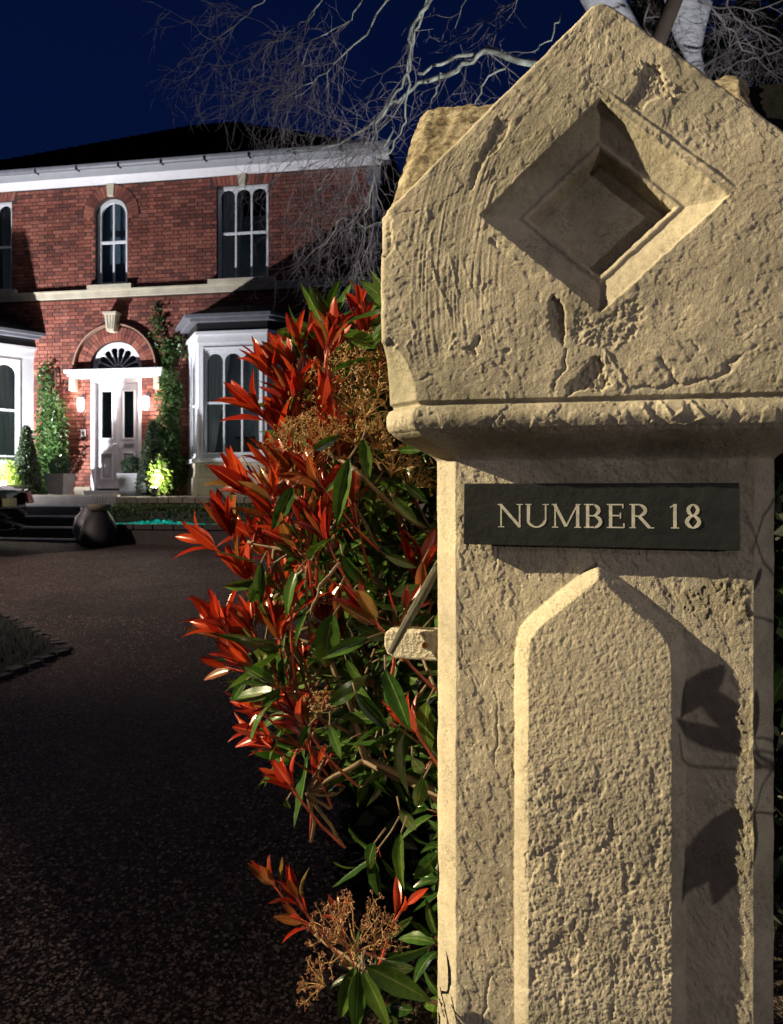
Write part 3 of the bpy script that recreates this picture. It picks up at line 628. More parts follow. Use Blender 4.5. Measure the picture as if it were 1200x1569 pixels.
# climbers
def climber(name, lab, blobs, n, seed, stems):
    t = thing(name, lab, 'climbing plant', HM)
    tot = sum(b[6] for b in blobs); rs = np.random.RandomState(seed); P = []
    for (x, z, rx, rz, d, rd, wt) in blobs:
        for _ in range(int(n*wt/tot)):
            v = rs.normal(size=3); v /= np.linalg.norm(v); v *= rs.rand()**0.45
            P.append((x+v[0]*rx, -max(0.03, d+v[1]*rd), z+v[2]*rz))
    leafcloud('foliage', P, 0.055, M['ivy'], t, seed)
    m = MB()
    for pts in stems: m.tube([(x, -d, z) for x, d, z in pts], 0.018, 6)
    m.build('stem', M['wood'], t)
climber('climbing_shrub', 'leafy green climber on the brick left of the door', [(-1.38,2.1,.42,.75,.25,.22,5),(-1.30,2.9,.32,.6,.2,.2,3),(-1.5,3.6,.2,.5,.12,.1,1),(-1.10,2.4,.2,.6,.3,.2,2),(-1.6,1.8,.35,.5,.3,.25,2)], 4200, 21, [[(-1.2,.2,1.38),(-1.15,.15,2.4),(-1.3,.08,3.9)]])
climber('climbing_rose', 'tall straggly climber between door and right bay reaching above the door', [(1.22,3.3,.26,.55,.2,.15,3),(1.15,2.4,.30,.7,.22,.2,4),(1.1,4.1,.14,.4,.08,.08,1),(0.88,4.7,.16,.45,.07,.05,.35),(1.35,4.3,.25,.3,.07,.05,.4),(1.3,1.8,.25,.5,.25,.2,2),(0.98,2.5,.16,.35,.25,.15,1.2)], 4200, 22, [[(1.3,.2,1.38),(1.2,.12,3.0),(1.05,.06,4.3),(.8,.05,5.1)],[(1.25,.15,2.2),(1.3,.1,3.4),(1.45,.06,4.6)]])
# floodlit shrubs with ground spotlights
for i, (s, d, lab) in enumerate(((-1.13, 1.75, 'small yellow green shrub lit by a spotlight, left beside the black car'), (1.74, 1.70, 'small yellow green shrub lit by a spotlight, in front of the right yew cone'))):
    t = thing('lit_shrub', lab, 'shrub', HM @ T(s, -d, ZT), group='floodlit shrubs')
    def sh(rs):
        v = rs.normal(size=3); v /= np.linalg.norm(v); v *= rs.rand()**0.5; return (v[0]*.22*(1-.3*v[2]), v[1]*.16, 0.36+v[2]*.34)
    leafcloud('foliage', cloud_in(420, sh, 31+i), 0.045, M['shrub'], t, 8+i)
    m = MB(); rr = random.Random(i)
    for k in range(7): m.tube([(0,0,0),(rr.uniform(-.06,.06),rr.uniform(-.05,.05),.25),(rr.uniform(-.18,.18),rr.uniform(-.1,.1),.55)], [.008,.006,.003], 5)
    m.build('stem', M['wood'], t)
    sp = thing('ground_spotlight', 'lit ground spotlight under the shrub, ' + ('left beside the black car' if i == 0 else 'near the right bay'), 'spotlight', HM @ T(s, -d-.20, ZT), group='ground spotlights')
    b = MB(); b.lathe([(0.05,0),(0.05,.02),(0.015,.03),(0.015,.06),(0.055,.07),(0.065,.15),(0.06,.155)], 16); b.build('housing', M['black'], sp, smooth=True)
    b = MB(); b.lathe([(0.0,.158),(0.055,.157),(0.056,.163),(0.0,.164)], 16); b.build('lens', M['spotglass'], sp)
    p = H(s, d+.12, ZT+.25)
    lamp('spot_glow', 'POINT', p, 26, (1.0, 0.97, 0.72), size=0.06)
    lamp('spot_beam', 'SPOT', H(s, d+.25, ZT+.30), 60, (0.97, 0.96, 0.9), H(s+.3, 0, 5.5), 0.03, 110, 0.5)
lamp('room_fill', 'POINT', H(2.6, -1.3, 3.4), 11, (0.9, 0.95, 1.0), size=0.15); lamp('landing_fill', 'POINT', H(1.2, -1.2, 6.6), 2.2, (0.8, 0.92, 1.0), size=0.15); lamp('room_fill', 'POINT', H(-2.8, -1.3, 3.4), 3, (0.9, 0.95, 1.0), size=0.15)  # unseen fills added indoors to brighten curtains and rooms
# wall lanterns
for i, (s, lab) in enumerate(((-0.73, 'lit wall lantern on the brick left of the door'), (0.66, 'lit wall lantern on the brick right of the door'))):
    t = thing('wall_lantern', lab, 'wall light', HM @ T(s, 0, 3.05), group='wall lanterns beside the door')
    b = MB(); b.box(-.03,.03,-.02,-.0095,.05,.32); b.tube([(0,-.015,.28),(0,-.08,.34),(0,-.11,.30)], .008, 6); b.lathe([(0.0,.31),(0.05,.27),(0.055,.26),(0.0,.258)], 12, (0,-.11)); b.build('bracket', M['lead'], t)
    b = MB(); b.lathe([(0.0,.0),(0.035,.005),(0.05,.05),(0.062,.20),(0.05,.254),(0.0,.256)], 14, (0,-.11)); b.build('lamp_glass', M['lampglass'], t, smooth=True)
    lamp('lantern_light', 'POINT', H(s, .26, 3.25), 20, (1.0, 0.78, 0.70), size=0.05)
t = thing('door_intercom', 'small white doorbell panel on brick left of the door', 'intercom', HM @ T(-0.72, 0, 2.55))
MB().box(-.05,.05,-.035,-.0095,0,.15).build('case', M['white'], t, bevel=.005); MB().box(-.028,.028,-.04,-.0355,.03,.10).build('button_panel', M['lead'], t)
# ================================================================== POND, HEDGE, URN
bed = thing('raised_bed', 'low stone wall with pale coping edging the terrace right of the steps', 'wall', HM)
x = 1.36
while x < 5.2:
    L = RN.uniform(.16, .26); MB().box(x, min(x+L-.012, 5.25), -2.48, -2.205, ZT-.10, ZT-.012+RN.uniform(-.006,.006)).build('coping_stone', M['coping'], bed, bevel=.008); x += L
MB().box(1.34, 5.26, -2.44, -2.22, 0.4, ZT-.103).build('wall_face', M['pondwall'], bed)
hd = thing('pond_hedge', 'low dark clipped hedge running above the glowing pond', 'hedge', HM)
def hedgefn(rs):
    a = rs.rand(); 
    return (1.42+3.8*rs.rand(), -2.5-.34*rs.rand(), ZT-.17-.20*rs.rand()*(1 if a > .4 else 0)+.02*rs.normal())
leafcloud('foliage', cloud_in(9000, hedgefn, 41), 0.03, M['moss'], hd, 41); MB().box(1.42, 5.2, -2.80, -2.52, 0.4, ZT-.22).build('stem', M['darkleaf'], hd)
pond = thing('garden_pond', 'small raised pond with cyan lit water under the hedge', 'pond', HM)
MB().box(1.42, 5.3, -3.42, -2.86, 0.35, 0.90).build('basin', M['pondwall'], pond)
x = 1.42
while x < 5.2:
    L = RN.uniform(.3, .5); MB().box(x, min(x+L-.015, 5.3), -3.46, -3.30, 0.903, 0.965+RN.uniform(0,.02)).build('rim_stone', M['pondwall'], pond, bevel=.01); x += L
rs = np.random.RandomState(9); nx, ny = 160, 14; X, Yy = np.meshgrid(np.linspace(1.46, 5.2, nx), np.linspace(-3.29, -2.87, ny), indexing='ij')
Zz = 0.945+(0.012+0.075*np.exp(-((X-2.35)/.45)**2))*rs.rand(nx, ny)*((Yy+3.29)/.42)+0.02*rs.rand(nx, ny); V = np.stack([X, Yy, Zz], -1).reshape(-1,3)
I = np.arange(nx*ny).reshape(nx, ny); F = np.stack([I[:-1,:-1], I[1:,:-1], I[1:,1:], I[:-1,1:]], -1).reshape(-1,4)
def mat_water():
    t = NT('lit_pond_water'); n = t.noise(11, 7, 0.8); k = t.ramp(n, [(0.35, (0.0, 0.02, 0.015)), (0.52, (0.0, 0.22, 0.16)), (0.62, (0.02, 0.75, 0.55)), (0.72, (0.1, 0.5, 0.9))])
    t.col((0.01, 0.05, 0.05)); t.l(k, t.b.inputs['Emission Color']); t.b.inputs['Emission Strength'].default_value = 0.9; t.set(Roughness=0.08); return t.m
np_mesh('water', V, F, mat_water(), pond, smooth=False)
urn = thing('garden_urn', 'dark rounded stone urn with a few bare spikes beside the steps', 'urn', HM @ T(1.74, -3.62, gz(11.6)-.02) @ Matrix.Scale(.86, 4))
b = MB(); b.lathe([(0.20,0.0),(0.32,0.03),(0.33,0.15),(0.30,0.32),(0.24,0.46),(0.17,0.58),(0.13,0.62)], 24); b.build('body', M['urn'], urn, smooth=True)
b = MB(); b.lathe([(0.10,0.62),(0.17,0.64),(0.21,0.70),(0.20,0.735),(0.15,0.73),(0.0,0.70)], 24); b.build('bowl', M['coping'], urn, smooth=True)
for k in range(5): MB().tube([(0.02*k-.04, 0, .70),(0.05*k-.10, .02, .78),(0.06*k-.12,.0,.88+.02*(k%2))], [.006,.005,.003], 5).build('spike', M['wood'], urn)
urn2 = thing('glazed_pot', 'grey glazed round pot behind the dark urn', 'pot', HM @ T(1.50, -3.45, gz(11.8)-.02))
b = MB(); b.lathe([(0.10,0.0),(0.2,0.05),(0.26,0.22),(0.22,0.42),(0.13,0.52),(0.15,0.56),(0.12,0.56),(0.0,0.5)], 24); b.build('body', M['lead'], urn2, smooth=True)
# ================================================================== CAR
def make_car():
    a = math.atan2(0.10, 0.995)            # rear direction
    base = Vector((-5.47, 11.1, gz(11.1)))
    Mc = Matrix.Translation(base) @ Matrix.Rotation(a, 4, 'Z')        # local +x = out of the tail
    t = thing('parked_car', 'black saloon car at the left edge with yellow rear plate', 'car', Mc)
    prof = [(-0.02,.28),(0.0,.45),(0.03,.60),(-0.02,.86),(-0.08,.93),(-0.55,.97),(-1.15,1.36),(-1.5,1.42),(-2.4,1.40),(-3.1,.98),(-4.1,.86),(-4.4,.66),(-4.45,.30)]
    secs = [(-0.90,0.90,0.0),(-0.86,0.95,-.015)]
    def half(y, k, dz): return [(x*1.0-(0.05 if k < 1 else 0)*(1 if x > -1 else -1)*0, y*(0.78 if z > 1.0 else (0.93 if z < .35 else 1.0)), z+dz) for x, z in prof]
    rows = []
    for y, sh in ((-0.90, .10), (-0.84, .03), (-0.45, 0.0), (0, -.012), (0.45, 0.0), (0.84, .03), (0.90, .10)):
        r = []
        for x, z in prof:
            k = 0.76 if z > 1.2 else (0.97 if z > .9 else 1.0); cx = -2.2
            xx = x-sh*(1 if x > cx else -1); r.append((xx, y*k, z-(sh*.25 if z > .8 else 0)))
        rows.append(r)
    n = len(prof); vs = [p for r in rows for p in r]; fs = [(i*n+j, i*n+(j+1)%n, (i+1)*n+(j+1)%n, (i+1)*n+j) for i in range(len(rows)-1) for j in range(n)]
    fs += [tuple(range(n))[::-1], tuple(range((len(rows)-1)*n, len(rows)*n))]
    b = MB(); b.add(vs, fs); o = b.build('body', M['carpaint'], t); o.modifiers.new('b', 'BEVEL').width = 0.03; o.modifiers['b'].segments = 3
    b = MB(); b.add([(-0.62,-.60,.99),(-0.62,.60,.99),(-1.12,.56,1.355),(-1.12,-.56,1.355)], [(0,1,2,3)]); b.build('rear_window', M['darkglass'], t).location = (0.02, 0, 0.02)
    for s in (-1, 1):
        MB().plate([(-1.0,1.0),(-2.95,1.0),(-2.4,1.33),(-1.5,1.34)], s*.905*.97-.004, s*.905*.97+.004).build('side_window', M['darkglass'], t)
        b = MB(); b.add([(0.02,s*.88,.66),(0.045,s*.55,.66),(0.03,s*.52,.80),(-0.02,s*.84,.84),(-0.20,s*.885,.80),(-.16,s*.895,.68)], [(0,1,2,3),(0,3,4,5)]); q = b.build('tail_light', M['redlens'], t); q.location = (.035, s*.03, 0)
        q.modifiers.new('s', 'SOLIDIFY').thickness = 0.03
        MB().tube([(.02,s*.50,.30),(.06,s*.50,.30)], .035, 12).build('exhaust', M['chrome'], t)
        MB().tube([(-0.02,s*.885,.50),(.03,s*.70,.50)], .012, 6).build('bumper_trim', M['chrome'], t); MB().tube([(-.16,s*.935,.85),(-.02,s*.90,.87),(.03,s*.6,.85)], .014, 6).build('lamp_trim', M['chrome'], t)
    for x in (-0.85, -3.6):
        for s in (-1, 1):
            b = MB(Matrix.Translation((x, s*.80, .32)) @ Matrix.Rotation(R(90), 4, 'X')); b.lathe([(0.2,-.10),(0.30,-.10),(0.32,-.07),(0.32,.07),(0.30,.10),(0.2,.10)], 28); w_ = b.build('wheel', M['tyre'], t, smooth=True)
            b = MB(Matrix.Translation((x, s*.80, .32)) @ Matrix.Rotation(R(90), 4, 'X')); b.lathe([(0.0,-.085),(0.2,-.09),(0.2,.09),(0.0,.085)], 20); b.build('rim', M['lead'], w_)
    pl = MB().box(.045,.055,-.26,.26,.63,.74).build('number_plate', M['plate'], t)
    # characters T2K on the plate, strokes
    Y0 = -.24; q = MB()
    def seg(a, b, w=.009, off=0):
        (y0, z0), (y1, z1) = a, b; d = Vector((y1-y0, z1-z0)); d.normalize(); nn = Vector((-d.y, d.x))*w
        q.add([(.0565,y0+nn.x+off,z0+nn.y),(.0565,y0-nn.x+off,z0-nn.y),(.0565,y1-nn.x+off,z1-nn.y),(.0565,y1+nn.x+off,z1+nn.y)], [(0,1,2,3)])
    zb, zt = .645, .725
    for ch, off in (('T', .03), ('2', .11), ('K', .18)):
        if ch == 'T': seg((0,zt),(.05,zt),off=off); seg((.025,zt),(.025,zb),off=off)
        if ch == '2': seg((0,zt),(.05,zt),off=off); seg((.05,zt),(.05,.69),off=off); seg((.05,.69),(0,zb),off=off); seg((0,zb),(.05,zb),off=off)
        if ch == 'K': seg((0,zt),(0,zb),off=off); seg((0,.68),(.05,zt),off=off); seg((0,.685),(.05,zb),off=off)
    q.build('lettering', M['black'], pl)
make_car()
# ================================================================== GATE PILLAR
def _hash(ix, iy, seed):
    h = (ix.astype(np.int64)*374761393 + iy.astype(np.int64)*668265263 + seed*974634777) & 0xffffffff
    h = ((h ^ (h >> 13))*1274126177) & 0xffffffff; h = (h ^ (h >> 16)) & 0xffffffff
    return h.astype(np.float64)/4294967295.0
def vn(x, y, seed=0):
    ix = np.floor(x); iy = np.floor(y); fx = x-ix; fy = y-iy; fx = fx*fx*(3-2*fx); fy = fy*fy*(3-2*fy)
    a = _hash(ix,iy,seed); b = _hash(ix+1,iy,seed); c = _hash(ix,iy+1,seed); d = _hash(ix+1,iy+1,seed)
    return (a+(b-a)*fx)*(1-fy)+(c+(d-c)*fx)*fy
def fbm(x, y, o=4, seed=0, g=0.5):
    s = 0; a = 1; t = 0
    for i in range(o): s = s+a*vn(x*2**i+i*17.3, y*2**i-i*9.1, seed+i); t += a; a *= g
    return s/t
def worley(x, y, seed=0):
    ix = np.floor(x); iy = np.floor(y); m = np.full(x.shape, 9.0); m2 = np.full(x.shape, 9.0)
    for dx in (-1,0,1):
        for dy in (-1,0,1):
            px = ix+dx+_hash(ix+dx,iy+dy,seed); py = iy+dy+_hash(ix+dx,iy+dy,seed+5); d = np.hypot(px-x, py-y)
            m2 = np.minimum(m2, np.maximum(m, d)); m = np.minimum(m, d)
    return m, m2
def ss(a, b, x): t = np.clip((x-a)/(b-a), 0, 1); return t*t*(3-2*t)
TH = math.radians(13)
def plane_px(px, py, back=0.0):        # a point of the photograph on the pillar's face -> (s, height above eye)
    fx = 0.2667+math.sin(TH)*back; fy = 1.0+math.cos(TH)*back; a = (px-600)/1200.0
    s = (a*fy-fx)/(math.cos(TH)+a*math.sin(TH)); Y = fy-s*math.sin(TH); return s, (750-py)/1200.0*Y
def seg_dist(S, Z, pts):
    d = np.full(S.shape, 9.0)
    for (x0,y0),(x1,y1) in zip(pts, pts[1:]):
        vx, vy = x1-x0, y1-y0; t = np.clip(((S-x0)*vx+(Z-y0)*vy)/(vx*vx+vy*vy+1e-12), 0, 1); d = np.minimum(d, np.hypot(S-x0-t*vx, Z-y0-t*vy))
    return d
def poly_sd(S, Z, pts):                # + inside
    d = seg_dist(S, Z, list(pts)+[pts[0]]); ins = np.zeros(S.shape, bool); n = len(pts)
    for i in range(n):
        x0, y0 = pts[i]; x1, y1 = pts[(i+1)%n]
        c = ((y0 > Z) != (y1 > Z)) & (S < (x1-x0)*(Z-y0)/((y1-y0)+1e-12)+x0); ins ^= c
    return np.where(ins, d, -d)
OFFS = 0.062; WC = 0.29; ZC = 0.372; ZTOP = 0.62
def prof_D(z):                         # setback of the face, by height above the eye
    D = np.zeros_like(z)
    D = np.where((z < .119) & (z >= .111), 0.007*(1-np.abs(z-.115)/.004), D)
    t = np.clip((.111-z)/.030, 0, 1); D = np.where((z < .111) & (z >= .081), -0.005*np.sin(np.pi*t), D)
    t = np.clip((.081-z)/.041, 0, 1); D = np.where((z < .081) & (z >= .040), 0.002+(OFFS-.002)*(.35*t+.65*t*t*(3-2*t)), D)
    return np.where(z < .040, OFFS, D)
def build_pillar():
    pil = thing('gate_pillar', 'cream painted stone gate pillar with gabled cap and sunken diamond', 'pillar', PM @ Matrix.Translation((0,0,EYE)))
    zr = np.concatenate([np.linspace(-1.52, -0.78, 14)[:-1], np.arange(-0.78, ZTOP-.0005, 0.00145), [ZTOP]])
    nf = 430; t = np.linspace(-1, 1, nf)
    Dz = prof_D(zr); wz = WC-np.where(zr > .119, 0, np.maximum(Dz, -.004)); wz = np.where((zr < .119) & (zr > .111), WC-.004, wz)
    wz = np.where(zr > ZC, 0.012+(WC-.012)*(ZTOP-zr)/(ZTOP-ZC), wz)
    wz = wz+0.0025*(fbm(zr*30, zr*0+3, 4, 7)-.5)*np.clip((ZTOP-zr)*20, 0, 1)
    wz[-1] = 0.006; wz[-2] = min(wz[-2], .010)
    cz = np.where(zr < .04, .033, np.where(zr < .081, .033+(.050-.033)*(zr-.04)/.041, .050))
    tt = np.clip((zr-.119)/.082, 0, 1); cz = np.where(zr > .119, .050*np.sqrt(1-tt**1.7), cz)
    S = wz[:,None]*t[None,:]; Z = np.repeat(zr[:,None], nf, 1)
    back = np.repeat(Dz[:,None], nf, 1)
    ed = wz[:,None]-np.abs(S)                                  # distance to side edge
    chip = 0.004*fbm(Z*55, S*55+9, 4, 31)
    cham = np.clip(cz[:,None]-ed, 0, 1); back = back+cham
    rr = 0.007+chip; back = back+np.where(ed < rr, rr-np.sqrt(np.clip(rr*rr-(rr-ed)**2, 0, 1)), 0)
    h = np.zeros_like(S)                                       # relief, outward
    cap = Z > .113; shaft = Z < .038; mould = ~cap & ~shaft
    flat = ss(0.0, 0.006, ed-cz[:,None]) 
    # ---- cap
    S0_, Z0_ = S, Z; wx_ = .006*(fbm(S*40,Z*40,3,301)-.5); wz_ = .006*(fbm(S*40,Z*40,3,302)-.5)
    h += np.where(cap, 0.0026*(fbm((S*.8+Z*.6)*12, (Z*.8-S*.6)*22, 4, 1)-.5), 0)
    rough = 0.0011*(fbm(S*220, Z*220, 4, 2, .6)-.5)
    pe = fbm(S*16+3, Z*16, 4, 12)
    h += np.where(cap, rough*(0.45+1.1*ss(.5,.66,pe)), 0)
    # flaked paint plateaus
    fl = fbm(S*34+11, Z*34, 5, 21, .55); h += np.where(cap, 0.0006*ss(.60,.61,fl)-0.0006*ss(.39,.38,fl), 0)
    lump = worley(S*60, Z*60, 8)[0]; msk = ss(.56,.66,fbm(S*9, Z*9+5, 3, 44)); h += np.where(cap, 0.0009*np.clip(.5-lump, 0, 1)*msk*2, 0)
    # brush strokes fanning round the left of the diamond
    bx, bz = plane_px(1010, 425); rad = np.hypot((S-bx)*1.0, (Z-bz)*0.72)
    stroke = vn(rad*430, np.arctan2(Z-bz, S-bx)*3.2, 61)+.5*vn(rad*900, np.arctan2(Z-bz, S-bx)*5, 62)
    ml = ss(-.10,-.15,S)*ss(-.262,-.235,S)*ss(.15,.2,Z)*ss(.47,.42,Z); h += np.where(cap, 0.0010*(stroke-.7)*ml, 0)
    stroke2 = vn((S*.70-Z*.71)*420, (S*.71+Z*.70)*18, 63)
    m2 = ss(.02,.06,S)*ss(.30,.33,Z); h += np.where(cap, 0.0004*(stroke2-.5)*m2, 0)
    m3 = ss(-.02,-.05,S)*ss(.40,.44,Z); stroke3 = vn((S*.62+Z*-.78)*420*0+(S*.78-Z*.62)*420, (S*.62+Z*.78)*22, 64); h += np.where(cap, 0.0004*(stroke3-.5)*m3, 0)
    
    G = lambda pts: [plane_px(*p) for p in pts]
    # ridges (runs of paint)
    for pts, hh, ww in (([(652,320),(663,350),(657,387),(672,440),(690,480),(693,520),(700,524),(690,536)], .0022, .0022), ([(612,482),(630,490),(636,510),(622,530),(630,545)], .0016, .0018),
                        ([(925,538),(945,562),(960,592),(955,600)], .003, .0022), ([(925,540),(930,575),(948,590)], .0025, .0018), ([(995,470),(975,510),(940,535)], .0022, .0022), ([(735,560),(745,590),(775,620)], .0018, .002), ([(772,600),(776,612)], .002, .002), ([(1115,540),(1190,478)], .0012, .0012),
                        ([(702,390),(735,470),(745,540)], .0012, .0018), ([(690,395),(705,470),(722,545)], .001, .0014), ([(715,385),(752,480),(765,535)], .001, .0014)):
        q = G(pts); dd = seg_dist(S+.008*(fbm(S*110,Z*110,4,71)-.5), Z+.008*(fbm(S*110,Z*110,4,72)-.5), q); h += np.where(cap, hh*.62*np.exp(-(dd/(ww*.7))**2)*ss(.36,.56,fbm(S*45,Z*45,3,303)), 0)
    # cracks
    for pts, hh, ww in (([(955,593),(1010,592),(1058,588),(1066,582)], .0045, .0022), ([(1070,585),(1108,572),(1128,552),(1140,540),(1172,524),(1188,498)], .0045, .0024), ([(866,535),(866,560),(850,590)], .004, .002), ([(1010,548),(1026,565),(1030,585)], .004, .0024), ([(610,325),(652,320)], .0015, .0012),
                        ([(1058,522),(1070,540),(1088,556)], .0035, .0022), ([(640,585),(662,572)], .002, .0018), ([(755,558),(782,578)], .003, .002), ([(650,620),(1000,612)], .0015, .003)):
        q = G(pts); dd = seg_dist(S+.012*(fbm(S*90,Z*90,4,73)-.5), Z+.012*(fbm(S*90,Z*90,4,74)-.5), q); h -= np.where(cap, hh*.75*np.exp(-(dd/(ww*(.35+1.1*fbm(S*50,Z*50,3,304))))**2)*ss(.30,.45,fbm(S*40+3,Z*40,3,305)), 0)
    # flaked holes
    wob = .013*(fbm(S*85,Z*85,5,75,.6)-.5); RG = .006*(fbm(S*210,Z*210,5,310,.62)-.5)+.003*(fbm(S*70,Z*70,3,311)-.5)
    for pts, hh in (([(848,447),(862,462),(866,490),(864,530),(850,515),(838,488),(840,462)], .008), ([(760,180),(785,182),(775,215),(745,245),(728,285),(718,300),(722,262),(742,222)], .0028),
                    ([(712,535),(735,512),(738,520),(728,535),(742,548),(726,548)], .004), ([(990,92),(1012,100),(1020,128),(1035,150),(1005,150),(985,165),(958,160),(975,130)], .004), ([(752,362),(762,368),(760,378),(750,372)], .003), ([(770,372),(782,378),(776,384)], .003), ([(764,535),(785,530),(788,540),(770,542)], .002), ([(580,300),(600,330),(604,380),(590,395),(575,380)], .004), ([(596,518),(610,525),(600,535),(590,530)], .003)):
        sd = poly_sd(S, Z, G(pts))+wob; h -= np.where(cap, hh*ss(0, .0025, sd)*(0.8+.5*fbm(S*260,Z*260,3,76)), 0)
    tri = poly_sd(S, Z, G([(862,592),(885,572),(905,545),(924,540),(930,575),(945,592),(905,600),(868,606)]))+wob
    hole = ss(0,.002,tri); h -= np.where(cap, hole*(.0065-RG*1.6), 0)
    rg = poly_sd(S, Z, G([(872,450),(918,486),(960,455),(1000,460),(985,500),(950,535),(905,535),(870,525)]))+wob*2
    h += np.where(cap, ss(0,.006,rg)*(RG*1.15-.0012), 0)
    kn = poly_sd(S, Z, G([(975,85),(1010,100),(1050,140),(1030,160),(990,140),(960,110)])); h += np.where(cap, ss(0,.006,kn)*RG*1.1, 0)
    h += np.where(cap & (ed < .03), .003*ss(.03,0,ed)*(worley(S*45,Z*45,80)[0]-.5), 0)
    # ---- diamond recess
    dc, a_, b_ = 0.3625, 0.154, 0.1375
    dd = (1-(np.abs(S)/a_+np.abs(Z-dc)/b_))*(a_*b_/math.hypot(a_,b_)); dd = dd+.0022*(fbm(S*110,Z*110,4,91)-.5)*1.5
    rec = .010*ss(0,.003,dd)+.020*np.clip((dd-.003)/.030,0,1)-.002*np.exp(-((dd-.012)/.002)**2)*0+.006*ss(.011,.014,dd)*0
    rec = rec-.0035*np.exp(-((dd-.036)/.0035)**2)+.030*ss(.040,.047,dd)
    inside = ss(-.001,.002,dd); h = np.where(cap, h*(1-.6*inside)-rec, h)
    lip = seg_dist(S, Z, G([(925,148),(1040,235),(1128,300)])); h += np.where(cap & (dd < 0) & (S > 0), (.0020*np.exp(-((lip-.006)/.0022)**2)-.0010*np.exp(-((lip-.011)/.002)**2))*ss(0,.02,S)*ss(.165,.145,S)*ss(-.02,-.012,dd), 0)
    # ---- mouldings
    h += np.where(mould, .0016*(fbm(S*40,Z*60,4,101)-.5)+.0012*(fbm(S*160,Z*160,3,102)-.5), 0)
    fm = fbm(S*45, Z*45, 4, 103); h += np.where(mould & (Z > .075), .0014*ss(.57,.59,fm)-.0015*ss(.36,.34,fm), 0)
    for pts in ([(1010,612),(1030,640),(1045,632)], [(1058,615),(1080,640),(1050,650)], [(985,625),(1000,645)]):
        q = G(pts); d2 = seg_dist(S, Z, q); h += np.where(mould, .003*np.exp(-(d2/.0022)**2), 0)
    # ---- shaft
    za = np.array([-3,-.235,-.21,-.192,-.175,-.15,-.125,-.098]); ha = np.array([.113,.112,.110,.105,.092,.064,.036,.0])
    hw = np.interp(zr, za, ha)[:,None]; hw = np.where(zr[:,None] > -.098, -(zr[:,None]+.098)*1.2, hw)
    pd = (hw-np.abs(S+.001)); k_ = np.where(zr > -.2, np.interp(zr, [-.24,-.185,-.17,-.09], [1,.85,.68,.66]), 1.0)[:,None]; pd = pd*k_+.0022*(fbm(S*60,Z*60,4,110)-.5)
    lan = ss(-.001,.020,pd); h += np.where(shaft, .020*np.clip(pd/.020,0,1)**.75*(pd > 0), 0)
    Sr, Zr = S*.83+Z*.56+wx_, Z*.83-S*.56+wz_; w1, w2 = worley(Sr*135, Zr*120, 111); w3, _ = worley(Sr*310, Zr*280, 112)
    cast = .0014*np.clip(.8-w1, 0, 1)*(.3+1.4*fbm(Sr*40,Zr*40,3,115))+.0011*np.clip(.8-w3, 0, 1)+.0030*(fbm(Sr*150,Zr*110,5,113,.7)-.5)
    gr = ss(-.15,-.60,Z)*.45+.60; h += np.where(shaft, lan*cast*gr*.9, 0)
    pit = ss(.60,.68,fbm(S*55+2,Z*38,4,114))*ss(-.30,-.45,Z); h -= np.where(shaft, lan*pit*.0018, 0)
    field = (1-lan)*flat
    h += np.where(shaft, field*(.0017*(fbm(Sr*42,Zr*26,4,120)-.5)+.0016*(fbm(Sr*170,Zr*130,5,121,.65)-.5)), 0)
    ff = fbm(Sr*50+9, Zr*24+4, 5, 122, .55); h += np.where(shaft, field*(.0008*ss(.57,.58,ff)-.0008*ss(.40,.39,ff)), 0)
    cr = np.abs(S+.142+.034*(fbm(Z*16,S*14,5,123,.6)-.5)+.012*ss(-.3,-.7,Z)); h -= np.where(shaft & (Z < -.08), .0022*np.exp(-(cr/.0016)**2)*ss(.3,.6,vn(Z*14,Z*0,124)), 0)
    cr = np.abs(S-.168+.018*(fbm(Z*13,Z*0,4,125)-.5)); h -= np.where(shaft & (Z < -.3), .0025*np.exp(-(cr/.002)**2)*ss(.35,.6,vn(Z*9,Z*0+3,126))*.5, 0)
    patch = poly_sd(S, Z, [plane_px(*p, OFFS) for p in [(1085,870),(1150,868),(1150,950),(1110,930),(1090,905)]]); h += np.where(shaft, ss(0,.006,patch)*.0035*np.clip(.8-worley(Sr*110,Zr*110,127)[0],0,1)*.3+ss(0,.006,patch)*RG*.5, 0)
    chz = ss(0.002,-.003,ed-cz[:,None]); h += np.where(shaft | mould, chz*.0009*(fbm(S*260,Z*260,4,130,.6)-.5), 0)
    flt = fbm(S*50,Z*22,4,131); h += np.where(shaft, chz*.0006*ss(.58,.6,flt), 0)
    yb = back-h
    V = np.stack([S, yb, Z], -1)
    # side columns wrapping back
    nb = 16; tb = (np.linspace(0, 1, nb+1)[1:])**1.6; bk = 0.52
    def side(sgn):
        s0 = V[:, 0 if sgn < 0 else -1, 0]; y0_ = V[:, 0 if sgn < 0 else -1, 1]
        yy = y0_[:,None]+(bk-y0_[:,None])*tb[None,:]; xs = np.repeat(s0[:,None], nb, 1)+.0035*(fbm(yy*60, np.repeat(zr[:,None],nb,1)*60, 3, 140)-.5)*(tb[None,:] < .99)*sgn
        xs[:, -1] = s0
        return np.stack([xs, yy, np.repeat(zr[:,None], nb, 1)], -1)
    Lf = side(-1)[:, ::-1]; Rt = side(1)
    A = np.concatenate([Lf, V, Rt], 1); nr, nc = A.shape[:2]
    I = np.arange(nr*nc).reshape(nr, nc); F = np.stack([I[:-1,:-1], I[:-1,1:], I[1:,1:], I[1:,:-1]], -1).reshape(-1,4)
    np_mesh('pillar_body', A.reshape(-1,3), F, M['stone'], pil, smooth=True)
    bb = MB(); p = [(zr_, w_) for zr_, w_ in zip(zr[::40], wz[::40])]
    bb.box(-.2, .2, .45, .519, -1.5, .3); bb.build('pillar_back', M['stone'], pil)
